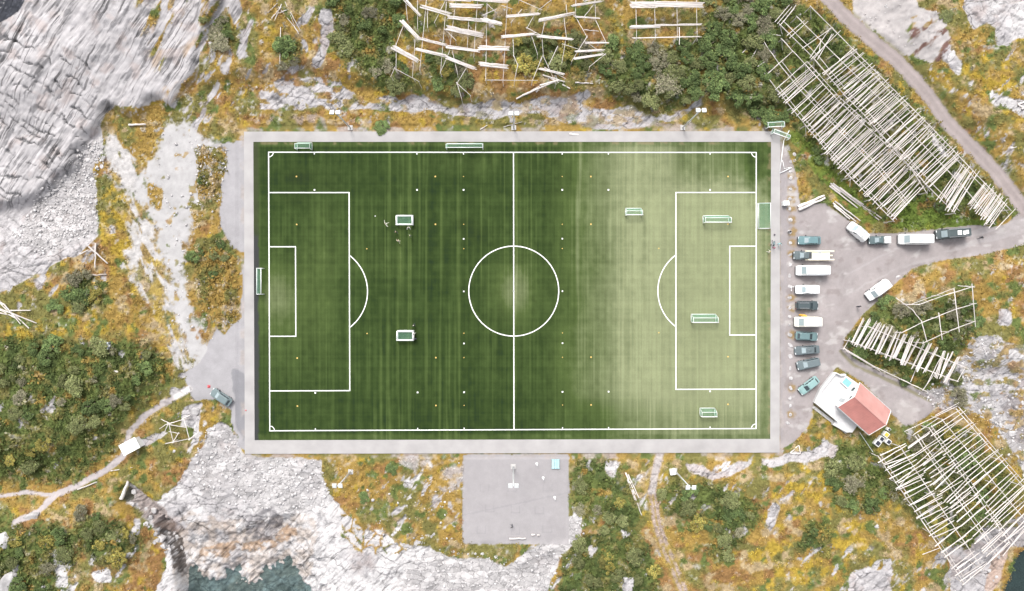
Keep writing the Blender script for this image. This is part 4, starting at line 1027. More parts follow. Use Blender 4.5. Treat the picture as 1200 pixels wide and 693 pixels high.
# rack inside the bend of the road
r = Rack('short drying rack with white poles on the heath above the red roofed house', (1060, 415), 2.8)
up = [(1018, 383), (1134, 432)]; lo = [(996, 400), (1122, 447)]
r.beam(up); r.beam(lo); r.posts(up, 4, brace=False); r.posts(lo, 4)
sc_ = 170/842
for x0, y0, x1, y1, n in ((90, 410, 160, 265, 3), (112, 420, 195, 270, 4), (138, 432, 235, 285, 2), (165, 436, 250, 290, 3), (182, 440, 262, 300, 2), (200, 448, 280, 300, 2), (232, 466, 300, 312, 3), (250, 462, 325, 314, 2), (285, 490, 350, 340, 3), (312, 500, 370, 345, 2), (330, 500, 400, 355, 5), (376, 530, 440, 370, 5), (395, 534, 475, 385, 2), (438, 555, 512, 405, 2), (465, 566, 545, 410, 4), (510, 576, 588, 430, 3), (530, 640, 620, 460, 1), (575, 612, 625, 458, 4), (600, 612, 650, 462, 2), (604, 600, 672, 464, 2), (630, 636, 712, 486, 4), (700, 634, 745, 550, 1)):
    r.bundle((980+x0*sc_, 320+y0*sc_), (980+x1*sc_, 320+y1*sc_), n, .16*n, .075)
r.close()
r = Rack('single low rail of weathered wood along the gravel path above the red roofed house', (1035, 438), 1.6, 'rail fence')
r.beam([(990, 409), (1027, 431), (1086, 459)], .1); r.beam([(993, 412), (1030, 434)], .07, -.1); r.posts([(990, 409), (1027, 431), (1086, 459)], 5); r.pole(r.top(988, 410), r.top(996, 396)); r.pole(r.top(1081, 458), r.top(1104, 426)); r.pole(r.top(1067, 448), r.top(1083, 410))
# bare frame
r = Rack('bare rack frame without poles over dark bushes inside the road bend', (1100, 375), 2.8)
for q in ([(1064, 357), (1077, 357), (1108, 346), (1141, 336)], [(1057, 390), (1081, 378), (1119, 363), (1143, 356)], [(1082, 402), (1115, 387), (1142, 377)], [(1051, 350), (1069, 363), (1080, 377), (1086, 400)], [(1100, 368), (1104, 397)], [(1118, 340), (1124, 388)], [(1139, 334), (1143, 382)]):
    r.beam(q, .085)
r.beam([(1070, 356), (1100, 345), (1118, 338)], .06, -.15); r.beam([(1124, 335), (1141, 337)], .06)
r.posts([(1064, 357), (1141, 336)], 6, brace=False); r.posts([(1082, 402), (1142, 377)], 5); r.posts([(1057, 390), (1143, 356)], 7, brace=False)
r.close()
# the biggest rack
r = Rack('biggest drying rack, several rows wide, below the red roofed house and reaching the shore', (1120, 580), 3.4)
RA = [[(1029, 535), (1130, 684)], [(1054, 523), (1152, 668)], [(1073, 512), (1168, 652)], [(1089, 502), (1186, 640)], [(1104, 492), (1208, 618)], [(1121, 480), (1225, 600)]]
for q in RA: r.beam(q, .1); r.posts(q, 6, brace=False)
for q in (RA[0], RA[2], RA[3], RA[5]): r.beam([(x+3, y-2) for x, y in q], .07, -.1)
r.poles(RA[0], [(1060, 520), (1158, 664)], 46, .008, .03, r=(.07, .115), dzr=.45, thin=lambda t: .08)
r.poles([(1062, 522), (1160, 664)], RA[3], 42, .008, .03, r=(.07, .115), dzr=.45, thin=lambda t: .1)
r.poles(RA[3], [(1124, 480), (1226, 600)], 38, .008, .03, r=(.07, .115), dzr=.45, thin=lambda t: .12)
for a, b in (((1000+50, 575), (1072, 548)), ((1060, 506), (1122, 476)), ((1096, 487), (1124, 472)), ((1070, 510), (1100, 490)), ((1081, 650), (1102, 642)), ((1175, 652), (1192, 630)), ((1060+115, 560+92), (1060+140, 560+60))): r.pole(r.top(*a, .3), r.top(*b, .3), .07)
r.close()
# ruined rack above the cliff
r = Rack('collapsed old drying rack with bundled white poles on the heath above the cliff', (580, 50), 3.0)
k1 = 140/808; k2 = 150/866
for x0, y0, x1, y1, n in ((205, 5, 300, 105, 4), (175, 140, 295, 265, 5), (115, 320, 290, 415, 6), (310, 45, 510, 100, 5), (505, 40, 720, 45, 5), (495, 120, 720, 140, 4), (480, 190, 720, 240, 6), (290, 260, 480, 310, 3), (275, 335, 480, 380, 4), (480, 318, 700, 345, 4), (480, 390, 675, 465, 4), (720, 135, 860, 165, 5), (700, 325, 900, 330, 6), (700, 435, 900, 455, 6), (430, -5, 640, 6, 3), (640, -5, 900, 15, 4), (310, 260, 480, 300, 1)):
    r.bundle((440+x0*k1, y0*k1), (440+x1*k1, y1*k1), n, .15*n, .09)
for x0, y0, x1, y1, n in ((130, 115, 360, 95, 4), (360, 140, 590, 92, 5), (110, 250, 330, 230, 4), (340, 245, 585, 268, 4), (580, 40, 780, 10, 3), (600, 115, 760, 125, 2), (0, 545, 340, 547, 1), (670, 205, 760, 212, 1), (600, 350, 790, 340, 3), (590, 400, 780, 370, 3), (670, 290, 820, 290, 3), (360, 465, 530, 505, 3), (360, 580, 480, 545, 2)):
    r.bundle((570+x0*k2, y0*k2), (570+x1*k2, y1*k2), n, .13*n, .085)
for q in ([(345, 0), (300, 470)], [(480, 15), (440, 490)], [(545, 0), (500, 350), (440, 490)], [(690, 0), (665, 380)], [(755, 20), (745, 540)], [(190, 170), (140, 300), (140, 470)], [(270, 250), (250, 520)], [(285, 0), (285, 190)], [(205, 10), (215, 130)], [(470, 10), (400, 150)], [(520, 345), (555, 500)], [(615, 460), (552, 565), (580, 660)], [(552, 565), (640, 645)], [(630, 150), (622, 320)], [(350, 60), (352, 180)], [(757, 30), (810, 80)], [(735, 100), (812, 65)], [(470, 200), (540, 270)], [(140, 470), (290, 550)], [(130, 460), (105, 515)]):
    r.beam([(440+x*k1, y*k1) for x, y in q], .06, -.2); r.posts([(440+x*k1, y*k1) for x, y in (q[0], q[-1])], 9, .06, brace=False, dz=-.2)
for q in ([(140, 40), (112, 550)], [(180, 260), (185, 380), (212, 440), (190, 545)], [(305, 240), (345, 365)], [(395, 150), (375, 240), (385, 380), (470, 565)], [(375, 390), (310, 550)], [(525, 120), (540, 250), (512, 420)], [(605, 0), (603, 115), (680, 250), (580, 410)], [(735, 0), (740, 140), (810, 290)], [(680, 290), (800, 370), (700, 450)], [(320, 110), (275, 190), (370, 240)], [(480, 320), (420, 445)], [(665, 110), (735, 20)], [(220, 0), (370, 65)], [(440, 0), (350, 70)], [(400, 460), (530, 530)], [(110, 40), (170, 60)], [(235, 70), (170, 150)], [(520, 300), (640, 340)], [(540, 40), (545, 90)]):
    r.beam([(570+x*k2, y*k2) for x, y in q], .06, -.2); r.posts([(570+x*k2, y*k2) for x, y in (q[0], q[-1])], 9, .06, brace=False, dz=-.2)
r.close()
r = Rack('small square drying rack with two white bundles among yellow bushes above the cliff', (781, 25), 2.8)
for x in (745, 767, 793, 816): r.beam([(x, -4), (x+1, 46)], .06, -.15); r.posts([(x, 4), (x+1, 44)], 7, .07, brace=False)
r.bundle((739, 6), (770, 6), 9, 1.3, .09); r.bundle((768, 5), (824, 6), 8, 1.1, .09); r.bundle((739, 32), (772, 31), 5, .6, .09); r.bundle((766, 30), (823, 29), 3, .3, .09); r.bundle((741, 45), (821, 43), 2, .2, .07)
r.bundle((796, 34), (796, 52), 1, .1, .07); r.close()
r = Rack('small half fallen rack frame beside the footpath and gravel yard', (207, 503), 1.8)
for q in ([(197, 497), (217, 491)], [(198, 497), (203, 518)], [(216, 493), (222, 515)], [(195, 520), (224, 514)], [(222, 515), (232, 507)], [(203, 518), (209, 508), (199, 506)], [(199, 498), (217, 501)], [(197, 496), (188, 502)], [(198, 496), (190, 492)], [(197, 497), (193, 506)], [(214, 491), (222, 487)]): r.beam(q, .085, name='beam')
r.posts([(197, 497), (203, 518)], 5, .08, brace=False); r.posts([(217, 492), (222, 515)], 5, .08, brace=False); r.close()
# loose timber, each lot a thing
def timber(label, poles_, r=.14, mat=None, cat='timber', h=.15):
    c = at(sum(p[0]+p[2] for p in poles_)/2/len(poles_), sum(p[1]+p[3] for p in poles_)/2/len(poles_))
    o = empty('timber_pile' if len(poles_) > 1 else 'log', c, 0, label, cat)
    for k, (a, b, c_, d) in enumerate(poles_):
        hh = h+.14*(k % 2)
        me = None
        ob = pole('pole', at(a, b, hh), at(c_, d, hh+random.uniform(0, .1)), r*random.uniform(.85, 1.15), o)
        if mat: ob.material_slots[0].link = 'OBJECT'; ob.material_slots[0].material = mat
    return o
timber('two thick white logs lying side by side at the upper corner of the car park', [(935, 243, 966, 229.5), (936, 246, 967, 232)], .28, h=.28)
timber('pile of long weathered poles lying below the twin racks beside the white van', [(973, 215, 1030, 258), (976, 215, 1020, 248), (972, 218, 1005, 244), (980, 219, 1012, 240), (984, 220, 1033, 256), (976, 238, 1003, 260), (978, 236, 1008, 259), (977, 241, 996, 257), (974, 217, 985, 226)], .17)
timber('white plank lying in the grass below the layered cliff', [(151, 146.5, 171, 146)], .22, h=.45)
timber('two crossed white poles on the rock edge with a third behind', [(112, 285, 111.5, 314), (104, 289, 126, 309), (94, 298, 104, 293)], .16, h=.5)
timber('brown log lying under the crossed white poles', [(106, 323, 125, 322)], .24, MWOODD)
timber('heap of fallen white poles at the left picture edge', [(-4, 350, 34, 385), (0, 362, 43, 379), (-6, 360, 20, 374), (4, 356, 24, 380), (12, 364, 36, 364), (-6, 366, 26, 372), (-3, 352, 10, 366)], .13)
timber('pale driftwood beam bridging the head of the gully', [(136, 588, 150, 564)], .35, h=.5)
timber('thin bleached pole in the grass below the footpath', [(91, 574, 114, 565)], .17)
timber('thin pole lying in the yellow grass between the footpath and gully', [(130, 552, 155, 548)], .1)
timber('short bleached plank in the scrub below the grey metal box', [(134, 435, 160, 439)], .15)
timber('pile of bare branches and sticks above the upper left slabs', [(314, 15, 325, 4), (318, 22, 330, 8), (326, 8, 350, 38), (330, 5, 322, 24), (334, 2, 345, 30), (340, 14, 352, 36), (336, 12, 320, 18), (344, 30, 350, 40)], .08)
timber('single thin upright pole left of the green bush above the cliff', [(329, 32, 328, 75)], .08)
timber('single thin pole right of the green bush above the cliff', [(345, 55, 342, 86)], .07)
timber('white plank on the paved walk above the pitch, near the middle', [(667, 157.5, 678, 158)], .2)
timber('short white stick on the verge between cliff and paved walk left of the middle floodlight', [(563, 152, 571, 147)], .1)
timber('thin long stick leaning over the verge beside the middle floodlight', [(590, 149, 612, 143)], .06)
timber('pair of broken poles in the thicket left of the twin racks', [(870, 62, 890, 42), (893, 46, 898, 64)], .1)
timber('white pole lying at the right picture edge beyond the track', [(1184, 174, 1204, 169)], .14)
timber('broken white wooden frame at the right picture edge beyond the track', [(1193, 123, 1206, 117), (1193, 123, 1206, 130), (1197, 128, 1206, 124)], .16)
timber('white poles nailed into a triangle on the rocks below the car park', [(926, 531, 936, 522), (936, 522, 938, 532), (926, 531, 938, 532)], .11)
timber('line of bleached poles lying beside the trail below the pitch', [(733, 554, 745, 580), (736, 556, 749, 584), (741, 574, 752, 604), (735, 562, 744, 586)], .13)
timber('white beam lying at the lower edge of the gravel court', [(597, 631.5, 616, 631)], .2, h=.3)
timber('two short white blocks in line at the lower edge of the gravel court', [(623, 627, 627, 627), (629.5, 627.3, 632.5, 627)], .18, h=.3)
timber('crossed logs lying on the ground at the cliff foot of the collapsed rack', [(605, 116, 634, 100), (612, 112, 650, 96), (628, 108, 645, 90), (636, 88, 662, 96), (645, 92, 668, 104)], .17)
timber('short log lying above the cliff right of the collapsed rack', [(674, 97, 695, 98)], .16)

# ---------------------------------------------------------------- small mesh helper
class MB:
    def __init__(self): self.bm = bmesh.new()
    def box(self, x0, y0, z0, x1, y1, z1, bev=0.0, M=None):
        r = bmesh.ops.create_cube(self.bm, size=1); vs_ = r['verts']
        for v in vs_:
            v.co = Vector((x0+(v.co.x+.5)*(x1-x0), y0+(v.co.y+.5)*(y1-y0), z0+(v.co.z+.5)*(z1-z0)))
        if bev:
            es = list({e for v in vs_ for e in v.link_edges}); q = bmesh.ops.bevel(self.bm, geom=es, offset=bev, segments=2, affect='EDGES', profile=.6); vs_ = list(set(q['verts']) | {v for v in vs_ if v.is_valid})
        if M is not None:
            for v in vs_: v.co = M @ v.co
        return self
    def tube(self, pts, r, sides=8): tube(self.bm, [Vector(p) for p in pts], r, sides); return self
    def cyl(self, c, axis, r, h, sides=16):
        a = Vector(axis).normalized(); c = Vector(c); tube(self.bm, [c-a*h/2, c+a*h/2], r, sides); return self
    def quad(self, *pts):
        self.bm.faces.new([self.bm.verts.new(p) for p in pts]); return self
    def ball(self, c, r, s=(1, 1, 1), sub=2):
        q = bmesh.ops.create_icosphere(self.bm, subdivisions=sub, radius=r)
        for v in q['verts']: v.co = Vector((v.co.x*s[0], v.co.y*s[1], v.co.z*s[2]))+Vector(c)
        return self
    def build(self, name, mat, parent=None, smooth=False):
        bmesh.ops.recalc_face_normals(self.bm, faces=self.bm.faces)
        me = bpy.data.meshes.new(name); self.bm.to_mesh(me); self.bm.free()
        if smooth:
            for p in me.polygons: p.use_smooth = True
        return link(name, me, parent, mat)

# ---------------------------------------------------------------- goals
MNET = mat_plain('net_cord', (.24, .47, .33), .8, var=.05)
MALU = mat_plain('white_enamel', (.80, .81, .80), .35, var=.04)
def net_between(m, A, B, Cc, D, step=.17, r=.012):
    """cords over the four cornered patch A B C D"""
    A, B, Cc, D = map(Vector, (A, B, Cc, D))
    nu = max(2, int((B-A).length/step)); nv = max(2, int((D-A).length/step))
    for k in range(nu+1):
        m.tube([A.lerp(B, k/nu), D.lerp(Cc, k/nu)], r, 4)
    for k in range(nv+1):
        m.tube([A.lerp(D, k/nv), B.lerp(Cc, k/nv)], r, 4)
def goal(u, v, ang, w, h, d_top, d_bot, label, r=.06, tilt=0, z=0.0, group='football goals', arm=.6):
    """mouth along local x at y=0, facing -y"""
    p = at(u, v); p.z = .03+z
    o = empty('football_goal', p, ang, label, 'goal', group)
    rot = Matrix.Rotation(tilt, 4, 'X')
    T = lambda q: tuple(rot @ Vector(q))
    hw = w/2; y0 = -d_bot/2; zz = r
    for s in (-1, 1):
        MB().tube([T((s*hw, y0, zz)), T((s*hw, y0, h))], r).build('post', MALU, o, True)
        m = MB().tube([T((s*hw, y0, zz)), T((s*hw, y0+d_bot, zz))], r*.8)
        m.tube([T((s*hw, y0, h)), T((s*hw, y0+d_top, h-.02)), T((s*hw, y0+d_bot, zz))], r*arm)
        m.build('side_frame', MALU, o, True)
    MB().tube([T((-hw-r, y0, h)), T((hw+r, y0, h))], r).build('crossbar', MALU, o, True)
    MB().tube([T((-hw, y0+d_bot, zz)), T((hw, y0+d_bot, zz))], r*.8).build('ground_bar', MALU, o, True)
    if d_top > .2: MB().tube([T((-hw, y0+d_top, h-.02)), T((hw, y0+d_top, h-.02))], r*arm).build('rear_bar', MALU, o, True)
    m = MB(); e = .04
    net_between(m, T((-hw, y0+d_top, h-.03)), T((hw, y0+d_top, h-.03)), T((hw, y0+d_bot, zz+.03)), T((-hw, y0+d_bot, zz+.03)))
    if d_top > .2: net_between(m, T((-hw, y0, h-.03)), T((hw, y0, h-.03)), T((hw, y0+d_top, h-.05)), T((-hw, y0+d_top, h-.05)))
    for s in (-1, 1):
        net_between(m, T((s*(hw-.03), y0, zz)), T((s*(hw-.03), y0+d_bot, zz)), T((s*(hw-.03), y0+d_top, h-.05)), T((s*(hw-.03), y0, h-.05)), .22)
    m.build('net', MNET, o)
    return o
S5 = 1/5.76
goal(357.5, 172, 0, 3.0, 1.9, .9, 1.5, 'small white goal behind the top line near the upper left corner of the pitch')
goal(545, 172.3, 0, 7.32, 2.3, .7, 1.3, 'full width goal standing behind the middle of the top line', .07)
goal(306, 330, PI/2, 5.2, 2.0, .9, 1.5, 'white goal behind the left goal line, its back to the dark strip', .08)
goal(475, 258.6, 0, 3.2, 1.1, 1.75, 1.85, 'small thick framed goal with players in front, upper left half of the pitch', .16, arm=1)
goal(475.8, 393, 0, 3.2, 1.1, 1.75, 1.85, 'small thick framed goal with people standing at its side, lower left half of the pitch', .16, arm=1)
goal(742, 248.8, 0, 3.2, 1.7, .8, 1.5, 'small goal standing alone upper right of the centre circle', .09)
goal(838.5, 257.5, 0, 5.2, 1.9, .9, 1.5, 'wide goal in the upper part of the right penalty area', .09)
goal(824, 373, 0, 5.0, 1.9, .9, 1.6, 'wide goal in the lower part of the right penalty area', .09)
goal(828.5, 482.5, 0, 3.0, 1.7, .9, 1.5, 'small goal below the right penalty area near the bottom line', .08)
goal(901, 253.5, -PI/2, 5.1, 2.3, .5, 1.0, 'goal tipped flat on its back between the right goal line and the paved walk', .07, tilt=PI/2, z=.5)
goal(906, 146.5, .05, 3.3, 1.8, .9, 1.6, 'net goal parked on the grass above the upper right corner of the walk', .08)
goal(913, 158, -.35, 3.4, 1.8, .7, 1.4, 'net goal parked askew on the upper right corner of the walk', .08)
def bare_goal():
    c = at(918, 188); o = empty('goal_frame', c, 0, 'bare white goal frame lying folded beside the walk above the boulder row', 'goal frame')
    L = lambda u, v, z: at(u, v, z)-c
    MB().tube([L(918.5, 165, .15), L(913.5, 203.5, .12)], .09).build('crossbar', MALU, o, True)
    MB().tube([L(913.5, 203.5, .12), L(927.5, 196.5, .5)], .08).build('post', MALU, o, True)
    MB().tube([L(918.5, 165, .15), L(925, 153, .6)], .08).build('post', MALU, o, True)
    MB().tube([L(917, 188, .3), L(919, 198, .3), L(927, 196, .3)], .06).build('side_frame', MALU, o, True)
bare_goal()

# ---------------------------------------------------------------- floodlights
MGALV = mat_plain('galvanised_steel', (.62, .64, .65), .45, .3, var=.06)
MHEAD = mat_plain('lamp_housing', (.60, .62, .62), .5, var=.08)
MLENS = mat_plain('lamp_glass', (.72, .75, .78), .1, var=.03)
MCONC = mat_plain('concrete', (.42, .41, .40), .9, var=.12)
def floodlight(u, v, hu, hv, label):
    """u, v foot; hu, hv where the lamp heads are seen"""
    p = at(u, v)
    best = None
    for z in np.arange(6, 20, .25):
        q = atz(hu, hv, p.z+z); e = (q.xy-p.xy).length
        if best is None or e < best[0]: best = (e, z)
    h = best[1]; face = math.atan2(-p.y, 0)
    o = empty('floodlight_mast', p, 0, label, 'floodlight', 'floodlight masts round the pitch')
    MB().tube([(0, 0, -.3), (0, 0, h)], [.17, .09], 12).build('pole', MGALV, o, True)
    MB().box(-.5, -.5, -.3, .5, .5, .16, .04).build('footing', MCONC, o)
    MB().tube([(-.95, 0, h), (.95, 0, h)], .06).build('crossarm', MGALV, o, True)
    sy = 1 if p.y < 0 else -1
    for s in (-1, 1):
        m = MB(); M = Matrix.Translation((s*.56, sy*.1, h+.18)) @ Matrix.Rotation(sy*.35, 4, 'X')
        m.box(-.40, -.42, -.12, .40, .42, .12, .05, M)
        hd = m.build('lamp_head', MHEAD, o)
        MB().box(-.34, -.36, -.128, .34, .36, -.122, 0, M).build('lens', MLENS, hd)
    return o
floodlight(410.5, 150, 392.5, 131.5, 'floodlight mast with twin white heads on the verge near the upper left pitch corner')
floodlight(602, 150, 604, 132.8, 'floodlight mast with twin white heads at the middle of the upper long side')
floodlight(800, 150, 822.5, 130.5, 'floodlight mast with twin white heads by the upper right of the pitch under the thicket')
floodlight(411, 553, 396.5, 570.5, 'floodlight mast with twin white heads by the lower left of the pitch among white slabs')
floodlight(601.5, 547, 603, 569.5, 'floodlight mast with twin white heads standing on the gravel court')
floodlight(790.5, 551.5, 811.5, 569.5, 'floodlight mast with twin white heads beside the trail below the pitch')

# ---------------------------------------------------------------- vehicles
MGLASS = mat_plain('car_glass', (.045, .06, .068), .08, var=.03)
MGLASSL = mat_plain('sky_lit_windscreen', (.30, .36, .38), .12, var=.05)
MTYRE = mat_plain('tyre_rubber', (.03, .03, .03), .9)
MRIM = mat_plain('rim_alloy', (.5, .5, .52), .35, .6)
MLAMP = mat_plain('headlight_glass', (.75, .77, .78), .1)
MTAIL = mat_plain('tail_light_glass', (.35, .03, .02), .2)
MBLK = mat_plain('black_plastic', (.04, .04, .045), .7)
MVENT = mat_plain('roof_vent_plastic', (.45, .47, .49), .4)
PAINT = {}
def paint(c):
    if c not in PAINT: PAINT[c] = mat_plain('car_paint', c if c[0] > .5 else tuple(.62*x for x in c), .35, .0, var=.05, coat=.25)
    return PAINT[c]
def car(u, v, ang, L, W, kind, colr, label, hood=None, zb=None, zr=None, light=True, name='parked_car', roofcol=None):
    """local +x is the front; ang in degrees, counter clockwise as seen from above"""
    p = at(u, v); p.z += .02
    cat = {'van': 'van', 'pickup': 'pickup', 'camper': 'camper van', 'truck': 'truck'}.get(kind, 'car')
    o = empty(name, p, R(ang), label, cat, 'vehicles around the car park')
    hw = W/2
    if kind in ('van', 'camper'): hood = hood or L*.13; zb = zb or 1.15; zr = zr or (2.5 if kind == 'van' else 2.8)
    elif kind in ('pickup', 'truck'): hood = hood or L*.24; zb = zb or 1.05; zr = zr or 1.8
    else: hood = hood or L*.25; zb = zb or .92; zr = zr or 1.5
    xf = L/2; xh = xf-hood                            # base of the windscreen
    glassl = {'van': .75, 'camper': .75, 'pickup': .7, 'truck': .7}.get(kind, .85)
    xr0 = xh-glassl
    if kind in ('van', 'camper', 'wagon'): xr1 = -L/2+.22; xg = -L/2+.06
    elif kind == 'pickup': xr1 = -L*.07; xg = xr1-.25
    elif kind == 'truck': xr1 = xr0-.9; xg = xr1-.12
    elif kind == 'sedan': xr1 = -L*.22; xg = xr1-.75
    else: xr1 = -L/2+.75; xg = -L/2+.25
    bm = bmesh.new(); n = 15; rings = []
    for k in range(n):
        x = -L/2+L*k/(n-1); q = abs(2*x/L); w = hw*(1-.10*q**7-.06*q**16); 
        fr = max(0, (x-xh)/hood); zt = zb-.12*fr**2-(.14*max(0, fr-.8)/.2) if x > xh else zb-(.05*max(0, (q-.9)/.1) if x < 0 else 0)
        b = .22+.08*q**8
        half = [(w*.90, b), (w, b+.18), (w, zt-.22), (w*.975, zt-.08), (w*.88, zt), (w*.45, zt+.025)]
        rings.append([bm.verts.new((x, s_*a, z)) for s_, lst in ((1, half), (-1, half[::-1])) for a, z in lst])
    for r0, r1 in zip(rings[:-1], rings[1:]):
        for k in range(12): bm.faces.new((r0[k], r0[(k+1) % 12], r1[(k+1) % 12], r1[k]))
    bm.faces.new(rings[0][::-1]); bm.faces.new(rings[-1])
    # cabin: rings of eight points from the belt to the roof
    wr = hw*(.86 if kind in ('van', 'camper') else .74); wb = hw*.90; H_ = zr-zb
    def cab(t):
        f = t; xa = xh+(xr0-xh)*f; xb = xg+(xr1-xg)*f; w = wb+(wr-wb)*f; z = zb-.02+H_*t
        return xa, xb, w, z
    crings = []
    for t, ins in ((0, 0), (.9, 0), (.97, .04), (1.0, .12)):
        xa, xb, w, z = cab(t); xa -= ins; xb += ins; w -= ins; c = .13
        crings.append([bm.verts.new(q) for q in ((xa, w-c*1.6, z), (xa-c, w, z), (xb+c, w, z), (xb, w-c*1.6, z), (xb, -w+c*1.6, z), (xb+c, -w, z), (xa-c, -w, z), (xa, -w+c*1.6, z))])
    for r0, r1 in zip(crings[:-1], crings[1:]):
        for k in range(8): bm.faces.new((r0[k], r0[(k+1) % 8], r1[(k+1) % 8], r1[k]))
    bm.faces.new(crings[-1])
    bmesh.ops.recalc_face_normals(bm, faces=bm.faces)
    me = bpy.data.meshes.new('body'); bm.to_mesh(me); bm.free()
    link('body', me, o, paint(colr))
    def pane(name, t0, t1, side, i0=.0, i1=1., mat=MGLASS):
        m = MB(); e = .012
        xa0, xb0, w0, z0 = cab(t0); xa1, xb1, w1, z1 = cab(t1)
        if side == 'f': pts = [(xa0+e*2, -(w0-.22), z0), (xa0+e*2, w0-.22, z0), (xa1+e*2, w1-.22, z1), (xa1+e*2, -(w1-.22), z1)]
        elif side == 'b': pts = [(xb0-e*2, -(w0-.22), z0), (xb0-e*2, w0-.22, z0), (xb1-e*2, w1-.22, z1), (xb1-e*2, -(w1-.22), z1)]
        else:
            s = side; A0, A1 = xa0-.16+(xb0+.16-xa0+.16)*i0, xa0-.16+(xb0+.16-xa0+.16)*i1
            B0, B1 = xa1-.16+(xb1+.16-xa1+.16)*i0, xa1-.16+(xb1+.16-xa1+.16)*i1
            pts = [(A0, s*(w0+e), z0), (A1, s*(w0+e), z0), (B1, s*(w1+e), z1), (B0, s*(w1+e), z1)]
        m.quad(*pts).build(name, mat, o)
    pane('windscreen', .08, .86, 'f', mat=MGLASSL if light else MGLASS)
    if kind not in ('camper', 'truck'): pane('rear_window', .2 if kind != 'van' else .35, .84, 'b')
    for s in (-1, 1):
        if kind in ('van', 'camper', 'truck', 'pickup'): pane('side_window', .12, .8, s, 0, .24 if kind in ('van', 'camper') else .8)
        else:
            pane('side_window', .12, .85, s, .02, .34); pane('side_window', .12, .85, s, .38, .66); pane('side_window', .12, .85, s, .70, .96)
    rad = .33 if kind not in ('truck', 'camper', 'van') else .36
    for x in (xf-L*.19, -xf+L*.2):
        for s in (-1, 1):
            wh = MB().cyl((x, s*(hw-.08), rad-.02), (0, 1, 0), rad, .22, 18).build('wheel', MTYRE, o)
            MB().cyl((x, s*(hw+.032), rad-.02), (0, 1, 0), rad*.6, .012, 14).build('rim', MRIM, wh)
    for s in (-1, 1):
        MB().box(xf-.30, s*hw*.62-.2, zb-.34, xf-.02, s*hw*.62+.2, zb-.18, .03).build('headlight', MLAMP, o)
        MB().box(-xf-.012, s*hw*.72-.1, zb-.38, -xf+.06, s*hw*.72+.1, zb-.12, .02).build('tail_light', MTAIL, o)
        MB().box(xh-.35, s*(hw+.02), zb+.02, xh-.2, s*(hw+.18), zb+.16, .03).build('mirror', MBLK if not roofcol else paint(colr), o)
    MB().box(xf-.05, -hw*.8, .3, xf+.06, hw*.8, .5, .04).build('bumper', MBLK if kind != 'sedan' else paint(colr), o)
    if kind in ('van', 'camper'):
        for s in (-1, 1): MB().box(xr1+.2, s*(wr-.10)-.03, zr-.01, xr0-.12, s*(wr-.10)+.03, zr+.03, .01).build('roof_gutter', MVENT, o)
        for k in range(3): MB().box(xr1+.5+k*.9, -wr+.22, zr-.004, xr1+.56+k*.9, wr-.22, zr+.012).build('roof_rib', paint((.66, .67, .67)) if colr[0] > .5 else paint(colr), o)
    return o, dict(L=L, hw=hw, zb=zb, zr=zr, xh=xh, xr0=xr0, xr1=xr1, wr=wr, xg=xg)
TEAL = (.12, .24, .26); SLATE = (.15, .19, .20); DKSL = (.09, .12, .13); CREAM = (.72, .66, .52); WHITE = (.80, .81, .80); CYAN = (.36, .56, .55); STEEL = (.20, .25, .265)
def roof_rails(o, d, mat=MRIM):
    for s in (-1, 1): MB().tube([(d['xr0']-.2, s*(d['wr']-.16), d['zr']+.05), (d['xr1']+.25, s*(d['wr']-.16), d['zr']+.05)], .03).build('roof_rail', mat, o)
def vents(o, d, xs, mat):
    for x, y, a, b in xs: MB().box(x-a/2, y-b/2, d['zr']-.03, x+a/2, y+b/2, d['zr']+.10, .03).build('roof_vent', mat, o)
MVENT = mat_plain('roof_vent_plastic', (.45, .47, .49), .4)
car(946.5, 282.3, 180, 4.5, 1.75, 'hatch', (.19, .33, .355), 'bright teal car first in the row of parked cars, beside the dark pickup')
o, d = car(938.5, 299.8, 180, 3.6, 1.75, 'truck', SLATE, 'slate grey truck with a long cream flatbed, parked above a long white van', hood=1.15, name='flatbed_truck')
MCR = mat_plain('cream_boards', CREAM, .7, var=.08)
bd = MB().box(-5.5, -1.02, .78, -.62, 1.02, .92, .02); bd.build('load_bed', MCR, o)
for s in (-1, 1): MB().box(-6.3, s*.86-.14, .80, -.4, s*.86+.14, 1.12, .05).build('side_board', MCR, o)
MB().box(-5.55, -.12, .79, -6.0, .12, .98, .03).build('ramp', MCR, o)
MB().box(-1.55, -.5, .925, -.66, .5, 1.15, .03).build('tool_box', MBLK, o)
for x, y in ((-3.5, .55), (-3.4, -.55)): MB().box(x-.28, y-.2, .925, x+.28, y+.2, 1.0, .02).build('wheel_well', MVENT, o)
for s in (-1, 1): MB().cyl((-4.2, s*.95, .34), (0, 1, 0), .34, .2, 16).build('wheel', MTYRE, o)
o, d = car(949.7, 317.4, 180, 6.5, 2.1, 'van', WHITE, 'long white van in the parked row between the flatbed truck and the small white pickup', light=True, name='parked_van'); vents(o, d, [(-.8, 0, .9, .5), (.3, 0, .4, .4)], MALU)
o, d = car(944, 339.6, 180, 4.7, 1.85, 'pickup', WHITE, 'small white pickup with covered white bed in the parked row', name='parked_pickup'); MB().box(-2.25, -.78, 1.06, -.75, .78, 1.42, .05).build('bed_cover', MALU, o)
MB().tube([(2.5, -.6, .5), (3.1, -.5, .5), (3.1, .3, .5)], .06).build('winch_frame', MALU, o)
o, d = car(944, 358.2, 0, 4.5, 1.85, 'wagon', DKSL, 'dark grey wagon with roof rails facing out of the parked row', light=False); roof_rails(o, d)
o, d = car(944, 377.2, 180, 5.2, 2.1, 'camper', (.80, .77, .68), 'cream white camper van with an orange bundle at its side in the parked row', zr=2.5, name='camper_van'); MB().box(-2.2, -.7, 2.47, -1.6, .7, 2.56, .03).build('roof_vent', MVENT, o)
